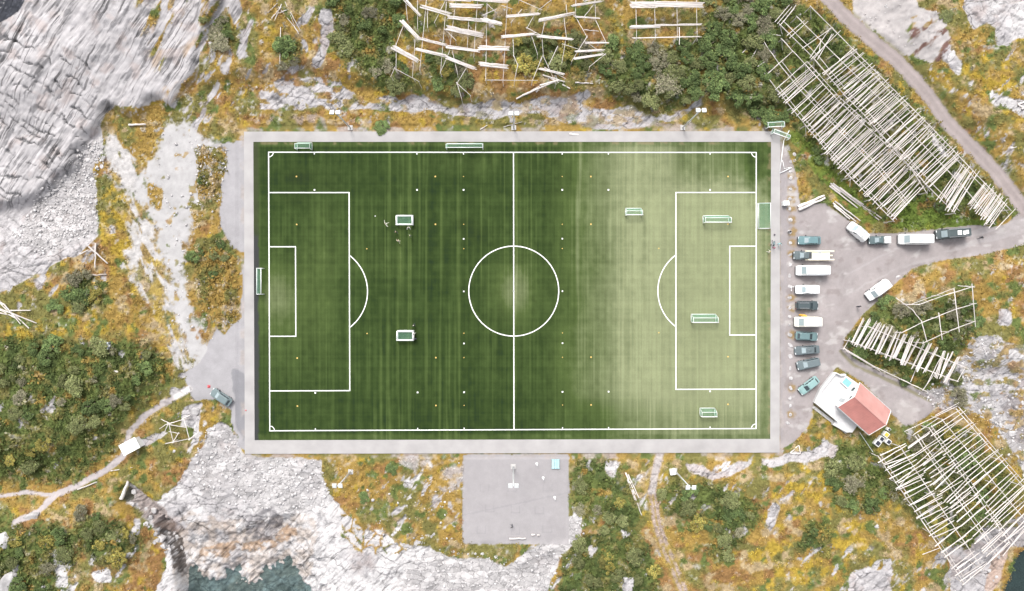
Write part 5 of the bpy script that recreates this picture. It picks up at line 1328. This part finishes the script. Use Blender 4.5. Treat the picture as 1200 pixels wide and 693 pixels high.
def bundle_orange():
    c = at(940.5, 369.8); m_o = mat_plain('orange_fabric', (.60, .33, .06), .8, var=.2)
    o = MB().ball((0, 0, .45), .5, (1.1, .55, .8)).ball((-.55, .1, .4), .35, (1.2, .6, .8)).ball((.35, -.1, .75), .28, (1, .7, .7)).build('gear_bundle', m_o, None, True); o.location = c
    tag(o, 'orange fabric bundle of gear against the side of the cream camper van', 'gear bundle')
bundle_orange()
car(943.3, 394, 357, 4.5, 1.8, 'hatch', (.19, .30, .31), 'muted teal car facing out of the parked row, below the camper van', light=False)
o, d = car(944, 410.2, 184, 4.9, 1.8, 'sedan', (.17, .21, .225), 'slate grey saloon with bright windscreen in the parked row, above the silver trimmed one'); MB().ball((-.3, 0, d['zr']-.02), .3, (1.2, 1, .25)).build('roof_hatch', paint(SLATE), o)
car(945.5, 426.2, 192, 4.6, 1.85, 'wagon', STEEL, 'grey wagon parked slightly askew, last but one in the row'); 
car(946, 451.5, 218, 4.5, 1.75, 'hatch', CYAN, 'pale mint car parked at an angle beside the white terrace', light=False)
o, d = car(1002.5, 272.3, 138, 4.5, 1.95, 'van', WHITE, 'white van parked at an angle below the pile of long poles', light=True, hood=.9, zr=2.0, name='parked_van'); vents(o, d, [(-.8, -.5, .7, .6), (-1.1, .5, .5, .2)], MVENT)
o, d = car(1028, 282, 181, 4.2, 1.65, 'pickup', (.13, .19, .20), 'small dark teal pickup with a white box on its bed, between two white vans', name='parked_pickup'); MB().box(-2.0, -.68, 1.06, -.7, .68, 1.5, .05).build('cargo_box', MALU, o)
o, d = car(1069, 281, 180, 6.5, 2.15, 'van', WHITE, 'long white van parked on the road verge behind the black one', name='parked_van'); vents(o, d, [(-.3, 0, .8, 1.2)], MVENT)
o, d = car(1112, 274.3, 184.5, 6.4, 2.0, 'van', (.10, .13, .135), 'black van with white crates on its roof parked on the road verge', name='parked_van'); vents(o, d, [(-.55, 0, .8, .9), (-1.5, .1, .5, .8), (-2.1, 0, .5, .8)], MALU); roof_rails(o, d, MBLK)
o, d = car(1026, 340, 217, 5.2, 2.0, 'van', WHITE, 'white van parked alone on the outer bend of the car park', hood=.9, zr=2.1, name='parked_van'); roof_rails(o, d)
car(261, 465.2, 146, 4.6, 1.8, 'hatch', (.23, .30, .31), 'grey green car parked alone on the left gravel yard')

# ---------------------------------------------------------------- red roofed house
def house():
    zg = at(1000, 470).z
    P = lambda u, v, z: atz(u, v, zg+z)
    zd = .9; ze = 3.2; zrid = 5.3
    A, B, Cc, D = P(1007.5, 448.8, ze), P(1043, 480.5, ze), P(1019.4, 510.7, ze), P(982.5, 477.4, ze)    # eaves corners
    ctr = (A+B+Cc+D)/4
    ax = ((B-A).normalized()+(Cc-D).normalized()).normalized(); ay = Vector((-ax.y, ax.x, 0))
    Lh = ((B-A).length+(Cc-D).length)/4; Wh = ((A-D).length+(B-Cc).length)/4
    ang = math.atan2(ax.y, ax.x)
    base = Vector((ctr.x, ctr.y, zg))
    o = empty('house', base, ang, 'small white house with a faded red gable roof and a terrace beside the car park', 'house')
    mw = mat_plain('white_boards', (.80, .79, .77), .6, var=.06)
    mr = mat_plain('faded_red_roof', (.42, .178, .155), .6, var=.16, scale=.5)
    mr2 = mat_plain('sunlit_red_roof', (.45, .235, .21), .6, var=.14, scale=.5)  # lighter copy of the roof red, the sunlit slope put into its colour
    rise = zrid-ze; wl_, ww = Lh-.25, Wh-.3
    m = MB(); bm = m.bm
    vs_ = [bm.verts.new(q) for q in ((-wl_, -ww, -.3), (wl_, -ww, -.3), (wl_, ww, -.3), (-wl_, ww, -.3), (-wl_, -ww, ze), (wl_, -ww, ze), (wl_, ww, ze), (-wl_, ww, ze), (-wl_, 0, zrid-.12), (wl_, 0, zrid-.12))]
    for f in ((0, 1, 5, 4), (2, 3, 7, 6), (1, 2, 6, 9, 5), (3, 0, 4, 8, 7)): bm.faces.new([vs_[k] for k in f])
    m.build('wall', mw, o)
    dz = .14
    for s, mt in ((-1, mr), (1, mr2)):
        m = MB(); t = .12
        y0, z0 = s*Wh, ze-rise*.06
        pts = [(-Lh, y0, z0), (Lh, y0, z0), (Lh, s*.0, zrid), (-Lh, s*.0, zrid)]
        bm = m.bm; lo_ = [bm.verts.new(q) for q in pts]; hi_ = [bm.verts.new((a, b, c+t)) for a, b, c in pts]
        for k in range(4): bm.faces.new((lo_[k], lo_[(k+1) % 4], hi_[(k+1) % 4], hi_[k]))
        bm.faces.new(lo_[::-1]); bm.faces.new(hi_)
        n = 18
        rf = m.build('roof', mt, o)
        m = MB()
        for k in range(n):
            x = -Lh+2*Lh*(k+.5)/n; m.tube([(x, y0*.995, z0+t+.004), (x, s*.12, zrid+t-.02)], .022, 5)
        m.build('sheet_rib', mt, rf)
    MB().box(-Lh-.02, -.14, zrid+.06, Lh+.02, .14, zrid+.18, .04).build('ridge_cap', mr2, o)
    for s in (-1, 1):
        for e in (-1, 1):
            MB().tube([(e*(Lh+.04), s*Wh, ze-.05), (e*(Lh+.04), 0, zrid+.1)], .09, 4).build('barge_board', mw, o)
        MB().tube([(-Lh, s*(Wh+.08), ze-.12), (Lh, s*(Wh+.08), ze-.12)], .07, 6).build('gutter', mat_plain('zinc_gutter', (.5, .5, .5), .5), o)
    mg = MGLASS
    def win(x, y, z, w, h, nx, ny):
        if nx: fr = MB().box(x-.03, y-w/2-.08, z-.08, x+.03, y+w/2+.08, z+h+.08, 0).build('window', MALU, o); MB().box(x-.036, y-w/2, z, x+.036, y+w/2, z+h).build('pane', mg, fr)
        else: fr = MB().box(x-w/2-.08, y-.03, z-.08, x+w/2+.08, y+.03, z+h+.08, 0).build('window', MALU, o); MB().box(x-w/2, y-.036, z, x+w/2, y+.036, z+h).build('pane', mg, fr)
    win(-wl_, 1.6, 1.9, .9, 1.0, 1, 0); win(-wl_, -.3, 3.6, .7, .6, 1, 0)
    for x in (-2, 1.6): win(x, -ww, 1.8, 1.0, 1.0, 0, 1); win(x, ww, 1.8, 1.0, 1.0, 0, 1)
    dr = MB().box(-wl_-.05, -1.9, .9, -wl_+.03, -1.0, 2.95, .02).build('door', mat_plain('grey_door', (.35, .37, .38), .5), o)
    MB().ball((-wl_-.09, -1.1, 1.9), .05).build('handle', MRIM, dr)
    # terrace: slab with a solid white parapet, outline in photograph pixels
    inv = Matrix.Rotation(-ang, 4, 'Z')
    def loc(u, v, z): return inv @ (P(u, v, z)-base)
    out = [(977.5, 436.5), (984.5, 440), (989, 438.5), (1006, 450), (986, 476), (1006, 497), (999, 507), (992, 507), (976, 498), (980, 493.5), (954.5, 472), (961, 457)]
    mdk = mat_plain('grey_white_terrace', (.52, .515, .52), .8, var=.07, scale=.7)
    m = MB(); bm = m.bm; top = [bm.verts.new(loc(u, v, zd)) for u, v in out]; bot = [bm.verts.new(loc(u, v, zd)-Vector((0, 0, 1.3))) for u, v in out]
    n = len(out)
    for k in range(n): bm.faces.new((top[k], bot[k], bot[(k+1) % n], top[(k+1) % n]))
    bm.faces.new(top)
    tr_ = m.build('terrace', mdk, o)
    rail = [(989, 438.5), (984.5, 440), (977.5, 436.5), (961, 457), (954.5, 472), (980, 493.5)]
    m = MB()
    for (a, b), (c, d_) in zip(rail[:-1], rail[1:]):
        p, q = loc(a, b, zd), loc(c, d_, zd); dd = (q-p).normalized(); M = Matrix.Translation(p) @ dd.to_track_quat('X', 'Z').to_matrix().to_4x4()
        m.box(-.05, -.07, -.02, (q-p).length+.05, .07, .85, .02, M)
    m.build('parapet', mw, tr_)
    for k, (a, b, c, d_) in enumerate(((958, 463, 976, 443), (965, 472, 984, 450), (972, 480, 990, 458))):
        p, q = loc(a, b, zd+.004), loc(c, d_, zd+.004); dd = (q-p).normalized(); M = Matrix.Translation(p) @ dd.to_track_quat('X', 'Z').to_matrix().to_4x4()
        m = MB(); m.box(0, -.03, 0, (q-p).length, .03, .012, 0, M); m.build('deck_joint', MGALV, tr_)
    m = MB(); p, q = loc(953, 477, .25), loc(992, 507, .25); dd = (q-p).normalized(); M = Matrix.Translation(p) @ dd.to_track_quat('X', 'Z').to_matrix().to_4x4()
    m.box(0, -.3, -.4, (q-p).length, .3, .12, .03, M); m.build('step', MCONC, o)
    # tub on the terrace
    t = P(991, 448, zd); tb = empty('tub', t, ang, 'square tub with teal cover on the white terrace of the red roofed house', 'tub')
    MB().box(-.95, -.8, 0, .95, .8, .55, .06).build('tub_body', MALU, tb); MB().box(-.82, -.67, .552, .82, .67, .60, .02).build('cover', mat_plain('teal_cover', (.20, .42, .44), .5, var=.1), tb)
house()
def bins():
    blk = mat_plain('black_lid', (.03, .033, .045), .4); yl = mat_plain('yellow_lid', (.62, .42, .06), .5)
    for u, v, w, mt, lab in ((1026, 518.5, 1.15, blk, 'white waste container with black lid, farthest from the house wall in its row'), (1030.5, 513.5, 1.0, blk, 'white waste container with black lid, next to the yellow lidded one'), (1036, 508.5, 1.05, yl, 'white waste container with yellow lid below the red roofed house'),
                             (1038.5, 517, 1.0, blk, 'white waste container with black lid standing in front of the row, beside the biggest rack'), (1039, 502.5, .6, blk, 'small white bin nearest the corner of the red roofed house')):
        p = at(u, v); o = empty('waste_container', p, R(-38), lab, 'waste container')
        MB().box(-w/2, -w/2, .08, w/2, w/2, 1.0, .08).build('container_body', MALU, o)
        MB().box(-w*.36, -w*.36, 1.004, w*.36, w*.36, 1.08, .04).build('lid', mt, o)
        for s in (-1, 1):
            for e in (-1, 1): MB().cyl((s*w*.36, e*w*.36, .07), (0, 1, 0), .08, .05, 10).build('wheel', MTYRE, o)
bins()
def rail_by_house():
    c = at(1016, 515); o = empty('railing', c, 0, 'thin pale railing leading down from the house corner toward the bushes', 'railing')
    L = lambda u, v, z: at(u, v, z)-c
    MB().tube([L(1007.5, 507, 1.0), L(1023, 530, 1.0)], .05).build('rail', MGALV, o)
    for u, v in ((1007.5, 507), (1015, 518), (1023, 530)): MB().tube([L(u, v, -.2), L(u, v, 1.0)], .04).build('post', MGALV, o)
rail_by_house()

# ---------------------------------------------------------------- small furniture
def hut():
    p = at(158, 521); o = empty('white_shed', p, R(28), 'flat roofed white shed beside the footpath', 'shed')
    MB().box(-1.7, -1.05, -.3, 1.7, 1.05, 1.9).build('wall', MWHITE, o)
    MB().box(-1.85, -1.2, 1.9, 1.85, 1.2, 2.02, .03).build('roof', mat_plain('white_felt', (.74, .77, .77), .7, var=.06), o)
    dr = MB().box(.2, -1.08, 0, 1.0, -1.052, 1.75).build('door', MALU, o); MB().ball((.9, -1.1, .9), .04).build('handle', MRIM, dr)
    p = at(124, 405); o = empty('metal_box', p, R(-3), 'grey metal box standing in the scrub left of the gravel yard', 'box')
    MB().box(-.95, -.7, -.2, .95, .7, .8, .04).build('casing', mat_plain('grey_sheet', (.40, .43, .47), .5, .3), o); MB().box(-1.0, -.75, .802, .9, .75, .88, .03).build('lid', mat_plain('pale_sheet', (.48, .51, .56), .45, .3), o); MB().box(.95, -.2, .2, 1.12, .2, .7, .02).build('hinge_box', MALU, o)
    p = at(651, 543.5); o = empty('crate_bench', p, 0, 'pale blue slatted bench crate on the upper right of the gravel court', 'bench')
    mb = mat_plain('pale_blue_paint', (.36, .55, .58), .5)
    for k in range(3): MB().box(-.75+.52*k, -.95, .35, -.30+.52*k, .95, .42, .015).build('slat', mb, o)
    for s in (-1, 1): MB().box(-.85, s*.85-.06, 0, .85, s*.85+.06, .345, .02).build('leg', mat_plain('steel_blue_paint', (.22, .35, .38), .5), o)
    p = at(919, 239); o = empty('electrical_cabinet', p, R(5), 'white electrical cabinet between the walk and the boulder row', 'cabinet')
    MB().box(-.55, -.42, -.1, .55, .42, 1.1, .04).build('cabinet_body', MALU, o); MB().box(-.6, -.47, 1.104, .6, .47, 1.16, .02).build('lid', MALU, o); MB().box(-.5, -.435, .1, .5, -.422, 1.0).build('door', MGALV, o)
    p = at(791, 551.5); 
    p = at(787.5, 552); o = empty('meter_box', p, R(8), 'white meter box at the foot of the floodlight beside the trail', 'box')
    MB().box(-.55, -.5, -.2, .55, .5, 1.0, .04).build('box_body', MALU, o); MB().box(-.6, -.55, 1.004, .6, .55, 1.07, .02).build('lid', MALU, o)
    for u, v, lab in ((629, 543.5, 'white wooden post leaning near the blue bench on the gravel court'), (636.5, 560, 'short white post with a round foot right of the court floodlight'), (650, 583, 'white post stub at the right side of the gravel court')):
        p = at(u, v); o = empty('marker_post', p, 0, lab, 'post')
        MB().tube([(0, 0, -.1), (.03, -.05, 1.3)], .09).build('shaft', MALU, o); MB().cyl((0, 0, .04), (0, 0, 1), .25, .08).build('foot', MALU, o)
    for u, v, lab in ((245, 453, 'red marker cone on the gravel yard above the parked grey green car'), (288.5, 481, 'red marker cone on the left paved walk')):
        p = at(u, v); o = empty('marker_cone', p, 0, lab, 'cone'); mc = mat_plain('red_plastic', (.55, .10, .11), .5)
        MB().tube([(0, 0, .03), (0, 0, .45)], [.22, .05], 12).build('cone_body', mc, o); MB().box(-.28, -.28, .07, .28, .28, .105, .015).build('base', mc, o)
hut()

# ---------------------------------------------------------------- people
SKIN = mat_plain('skin', (.50, .33, .25), .6, var=.05)
def colour(name, c): return mat_plain(name, c, .85, var=.12)
def body_mesh(pose, arms, fwd=0.0):
    """one skin of joints; returns mesh in metres, feet on z=0, facing +y. pose: 'stand' 'walk' 'run' 'kick'"""
    V = []; E = []; RAD = []; LAB = []
    def add(p, r, par=None, lab=None):
        V.append(Vector(p)); RAD.append(r); i = len(V)-1
        if par is not None: E.append((par, i)); LAB.append(lab)
        return i
    f = fwd
    pel = add((0, 0, .95), (.15, .11)); sp = add((0, f*.25, 1.13), (.135, .10), pel, 'top'); ch = add((0, f*.6, 1.33), (.165, .11), sp, 'top'); nk = add((0, f*.9, 1.49), (.06, .06), ch, 'skin')
    h0 = add((0, f+.02, 1.57), (.075, .085), nk, 'skin'); h1 = add((0, f+.03, 1.66), (.082, .10), h0, 'skin'); add((0, f+.03, 1.73), (.065, .08), h1, 'skin')
    add((0, f+.125, 1.635), (.016, .02), h1, 'skin')
    st = {'stand': (.02, -.02, 0, 0), 'walk': (.26, -.24, .0, .06), 'run': (.36, -.30, .12, .25), 'kick': (.45, -.12, .22, .02)}[pose]
    for s, dy, lift in ((-1, st[0], st[2]), (1, st[1], st[3])):
        hip = add((s*.09, 0, .88), (.095, .095), pel, 'leg'); kn = add((s*.10, dy*.62+.05, .49+lift*.5), (.062, .065), hip, 'leg')
        an = add((s*.10, dy-(.18 if lift > .1 and dy < 0 else 0), .09+lift), (.042, .045), kn, 'leg'); add((s*.12, dy+.15-(.18 if lift > .1 and dy < 0 else 0), .045+lift*.9), (.042, .035), an, 'shoe')
    for s, (ey, ez, wy, wz, ex) in ((-1, arms[0]), (1, arms[1])):
        sh = add((s*.185, f*.7, 1.42), (.062, .06), ch, 'top'); el = add((s*(.25+ex), f*.7+ey, 1.42-ez), (.045, .045), sh, 'top'); wr = add((s*(.26+ex*1.6), f*.7+wy, 1.42-wz), (.03, .03), el, 'skin')
        d = (V[wr]-V[el]).normalized(); side = Vector((0, 1, 0)) if abs(d.y) < .7 else Vector((0, 0, 1)); side = (side-d*side.dot(d)).normalized(); nrm = d.cross(side)
        pm = add(V[wr]+d*.085, (.036, .026), wr, 'skin')
        for k, ln in enumerate((.068, .08, .075, .058)):
            b = add(V[pm]+d*.02+side*(k-1.5)*.022, (.0095, .0095), pm, 'skin'); m1 = add(V[b]+d*ln*.6+nrm*.008, (.009, .009), b, 'skin'); add(V[m1]+d*ln*.45+nrm*.022, (.008, .008), m1, 'skin')
        th = add(V[wr]+d*.04+side*.045, (.011, .011), wr, 'skin'); add(V[th]+d*.05+side*.025+nrm*.01, (.009, .009), th, 'skin')
    me = bpy.data.meshes.new('person_body'); me.from_pydata([tuple(v) for v in V], E, []); me.update()
    ob = bpy.data.objects.new('skeleton', me); COL.objects.link(ob)
    ob.modifiers.new('skin', 'SKIN'); sb = ob.modifiers.new('sub', 'SUBSURF'); sb.levels = 1; sb.render_levels = 1
    if not me.skin_vertices: me.skin_vertices.new()
    for k, q in enumerate(RAD): me.skin_vertices[0].data[k].radius = q
    me.skin_vertices[0].data[0].use_root = True
    dg = bpy.context.evaluated_depsgraph_get(); dg.update()
    out = bpy.data.meshes.new_from_object(ob.evaluated_get(dg))
    bpy.data.objects.remove(ob)
    slot = {'top': 0, 'leg': 1, 'skin': 2, 'shoe': 3}
    for p in out.polygons:
        c = p.center; best = (9, 0)
        for (a, b), l in zip(E, LAB):
            A, B = V[a], V[b]; t = max(0, min(1, (c-A).dot(B-A)/max(1e-9, (B-A).length_squared))); dd = (c-A-(B-A)*t).length-.5*(RAD[a][0]*(1-t)+RAD[b][0]*t)
            if dd < best[0]: best = (dd, slot[l])
        if c.z < .16: best = (0, 3)
        if c.z > 1.51 and abs(c.x) < .14: best = (0, 2)
        p.material_index = best[1]; p.use_smooth = True
    out.name = 'person_body'
    head = Vector((0, f+.03, 1.66))
    return out, head
ARM_DOWN = (.0, .29, .05, .54, .02); ARM_F = (.08, .27, .30, .34, .03); ARM_OUT = (.05, .12, .12, .02, .22); ARM_B = (-.14, .25, -.08, .46, .06)
POSES = {'stand': body_mesh('stand', (ARM_DOWN, ARM_DOWN)), 'hold': body_mesh('stand', (ARM_F, ARM_F), .06), 'walk': body_mesh('walk', (ARM_B, ARM_F), .04), 'run': body_mesh('run', (ARM_F, ARM_B), .12), 'kick': body_mesh('kick', (ARM_OUT, ARM_OUT), -.05), 'reach': body_mesh('walk', (ARM_OUT, ARM_DOWN), .10)}
def person(u, v, deg, pose, top, legs, hair, label, scale=1.0, name='person', hat=None):
    base, head = POSES[pose]
    p = at(u, v); p.z = max(p.z, .03 if 297 < u < 903 and 166 < v < 515 else p.z)
    if 903 <= u < 914 and 155 < v < 530: p.z = .07
    o = empty(name, p, R(deg), label, 'person'); o.scale = (scale,)*3
    me = base.copy(); me.materials.clear()
    for m_ in (colour('jacket_cloth', top), colour('trouser_cloth', legs), SKIN, colour('shoe_leather', (.06, .06, .06))): me.materials.append(m_)
    link('body', me, o)
    m = MB(); m.ball(tuple(head+Vector((0, -.02, .035))), .105, (.92, 1.08, .85))
    for vtx in m.bm.verts:
        if vtx.co.z < head.z+.01 and vtx.co.y > head.y-.03: vtx.co.z = head.z+.045; vtx.co.y = min(vtx.co.y, head.y+.07)
    m.build('hair' if hat is None else 'hat', colour('hair_strands' if hat is None else 'knit_hat', hair if hat is None else hat), o, True)
    m = MB()
    for s in (-1, 1): m.ball(tuple(head+Vector((s*.033, .093, .005))), .012, sub=1)
    m.build('eyes', MBLK, o)
    m = MB(); m.ball(tuple(head+Vector((0, .088, -.055))), .02, (1.2, .5, .35), 1); m.build('mouth', mat_plain('lips', (.36, .15, .13), .6), o)
    m = MB()
    for s in (-1, 1): m.ball(tuple(head+Vector((s*.088, .0, -.005))), .026, (.4, .8, 1.2), 1)
    m.build('ears', SKIN, o)
    return o
person(453.5, 263.5, -60, 'kick', (.78, .76, .66), (.70, .68, .62), (.20, .14, .08), 'player in white running with arms spread, left of the upper small goal')
person(465, 272.3, 200, 'run', (.07, .07, .07), (.05, .05, .06), (.45, .32, .18), 'fair haired player in black nearest below the left post of the upper small goal')
person(468, 283.5, 10, 'run', (.62, .55, .45), (.30, .12, .10), (.40, .28, .16), 'player in a beige top farthest below the upper small goal')
person(482, 277, 100, 'walk', (.12, .16, .10), (.06, .07, .06), (.62, .52, .36), 'player in dark clothes below the right side of the upper small goal')
person(480, 267.2, 180, 'hold', (.78, .77, .74), (.55, .55, .55), (.35, .25, .15), 'goalkeeper in white standing at the mouth of the upper small goal')
person(486.5, 391, 100, 'reach', (.72, .68, .62), (.05, .05, .06), (.10, .07, .05), 'person in a pale top and black trousers at the side of the lower small goal')
person(486, 381.5, 20, 'walk', (.05, .05, .06), (.05, .05, .06), (.60, .55, .45), 'person in black with light hair just above the lower small goal')
person(487, 397, 200, 'stand', (.10, .10, .16), (.08, .08, .10), (.12, .09, .07), 'person in dark blue at the lower right corner of the lower small goal')
person(911, 286, 190, 'hold', (.28, .55, .56), (.10, .12, .14), (.05, .05, .05), 'adult in a turquoise jacket standing on the right paved walk')
person(905.2, 291, 130, 'stand', (.42, .16, .22), (.10, .10, .13), (.25, .10, .08), 'child in dark red between the turquoise jacket and the yellow hat', .8)
person(899.5, 295.5, 60, 'walk', (.72, .66, .62), (.35, .36, .38), (.3, .2, .1), 'child in pale clothes with a yellow hat at the turf edge by the walk', .8, hat=(.66, .45, .10))
person(923.3, 272.3, 90, 'stand', (.04, .04, .05), (.05, .05, .06), (.05, .04, .04), 'person in black standing beside a boulder between walk and car park')
person(600.3, 614.8, 95, 'hold', (.035, .04, .05), (.06, .06, .08), (.06, .05, .04), 'person in a black jacket alone on the lower half of the gravel court')
person(1146.5, 279, 100, 'walk', (.05, .055, .065), (.05, .06, .07), (.12, .09, .07), 'person in dark clothes walking on the road right of the black van')
person(1004, 359.3, 30, 'stand', (.045, .045, .055), (.05, .05, .06), (.08, .06, .05), 'person in black at the grass edge below the lone white van')
def pram():
    p = at(905, 285.5); p.z = .07; o = empty('stroller', p, R(75), 'dark grey stroller beside the turquoise jacket on the right paved walk', 'stroller')
    mf = colour('grey_fabric', (.13, .16, .17))
    m = MB(); m.ball((0, 0, .72), .42, (1.05, .62, .55)); m.build('seat', mf, o, True)
    m = MB(); m.ball((-.2, 0, .88), .3, (.8, .85, .8)); m.build('canopy', colour('slate_fabric', (.16, .21, .22)), o, True)
    m = MB(); m.tube([(.45, -.25, .2), (-.25, -.25, .75), (-.7, -.22, 1.05), (-.7, .22, 1.05), (-.25, .25, .75), (.45, .25, .2)], .025); m.tube([(-.4, -.25, .2), (.2, -.25, .7)], .02); m.tube([(-.4, .25, .2), (.2, .25, .7)], .02); m.build('frame', MRIM, o)
    for x in (-.4, .45):
        for s in (-1, 1): MB().cyl((x, s*.28, .15), (0, 1, 0), .15, .05).build('wheel', MTYRE, o)
    MB2 = MB().ball((0, 0, .18), .17); b = MB2.build('football', mat_plain('dark_ball', (.12, .10, .12), .5), None, True); b.location = at(907, 275.3); b.location.z = .07; tag(b, 'dark ball lying on the right paved walk above the stroller', 'ball')
    for u, v, lab in ((419+21, 253.7, 'white football on the turf left of the upper small goal'),):
        b = MB().ball((0, 0, .11), .12).build('football', MWHITE, None, True); b.location = at(u, v); b.location.z = .03; tag(b, lab, 'ball')
pram()
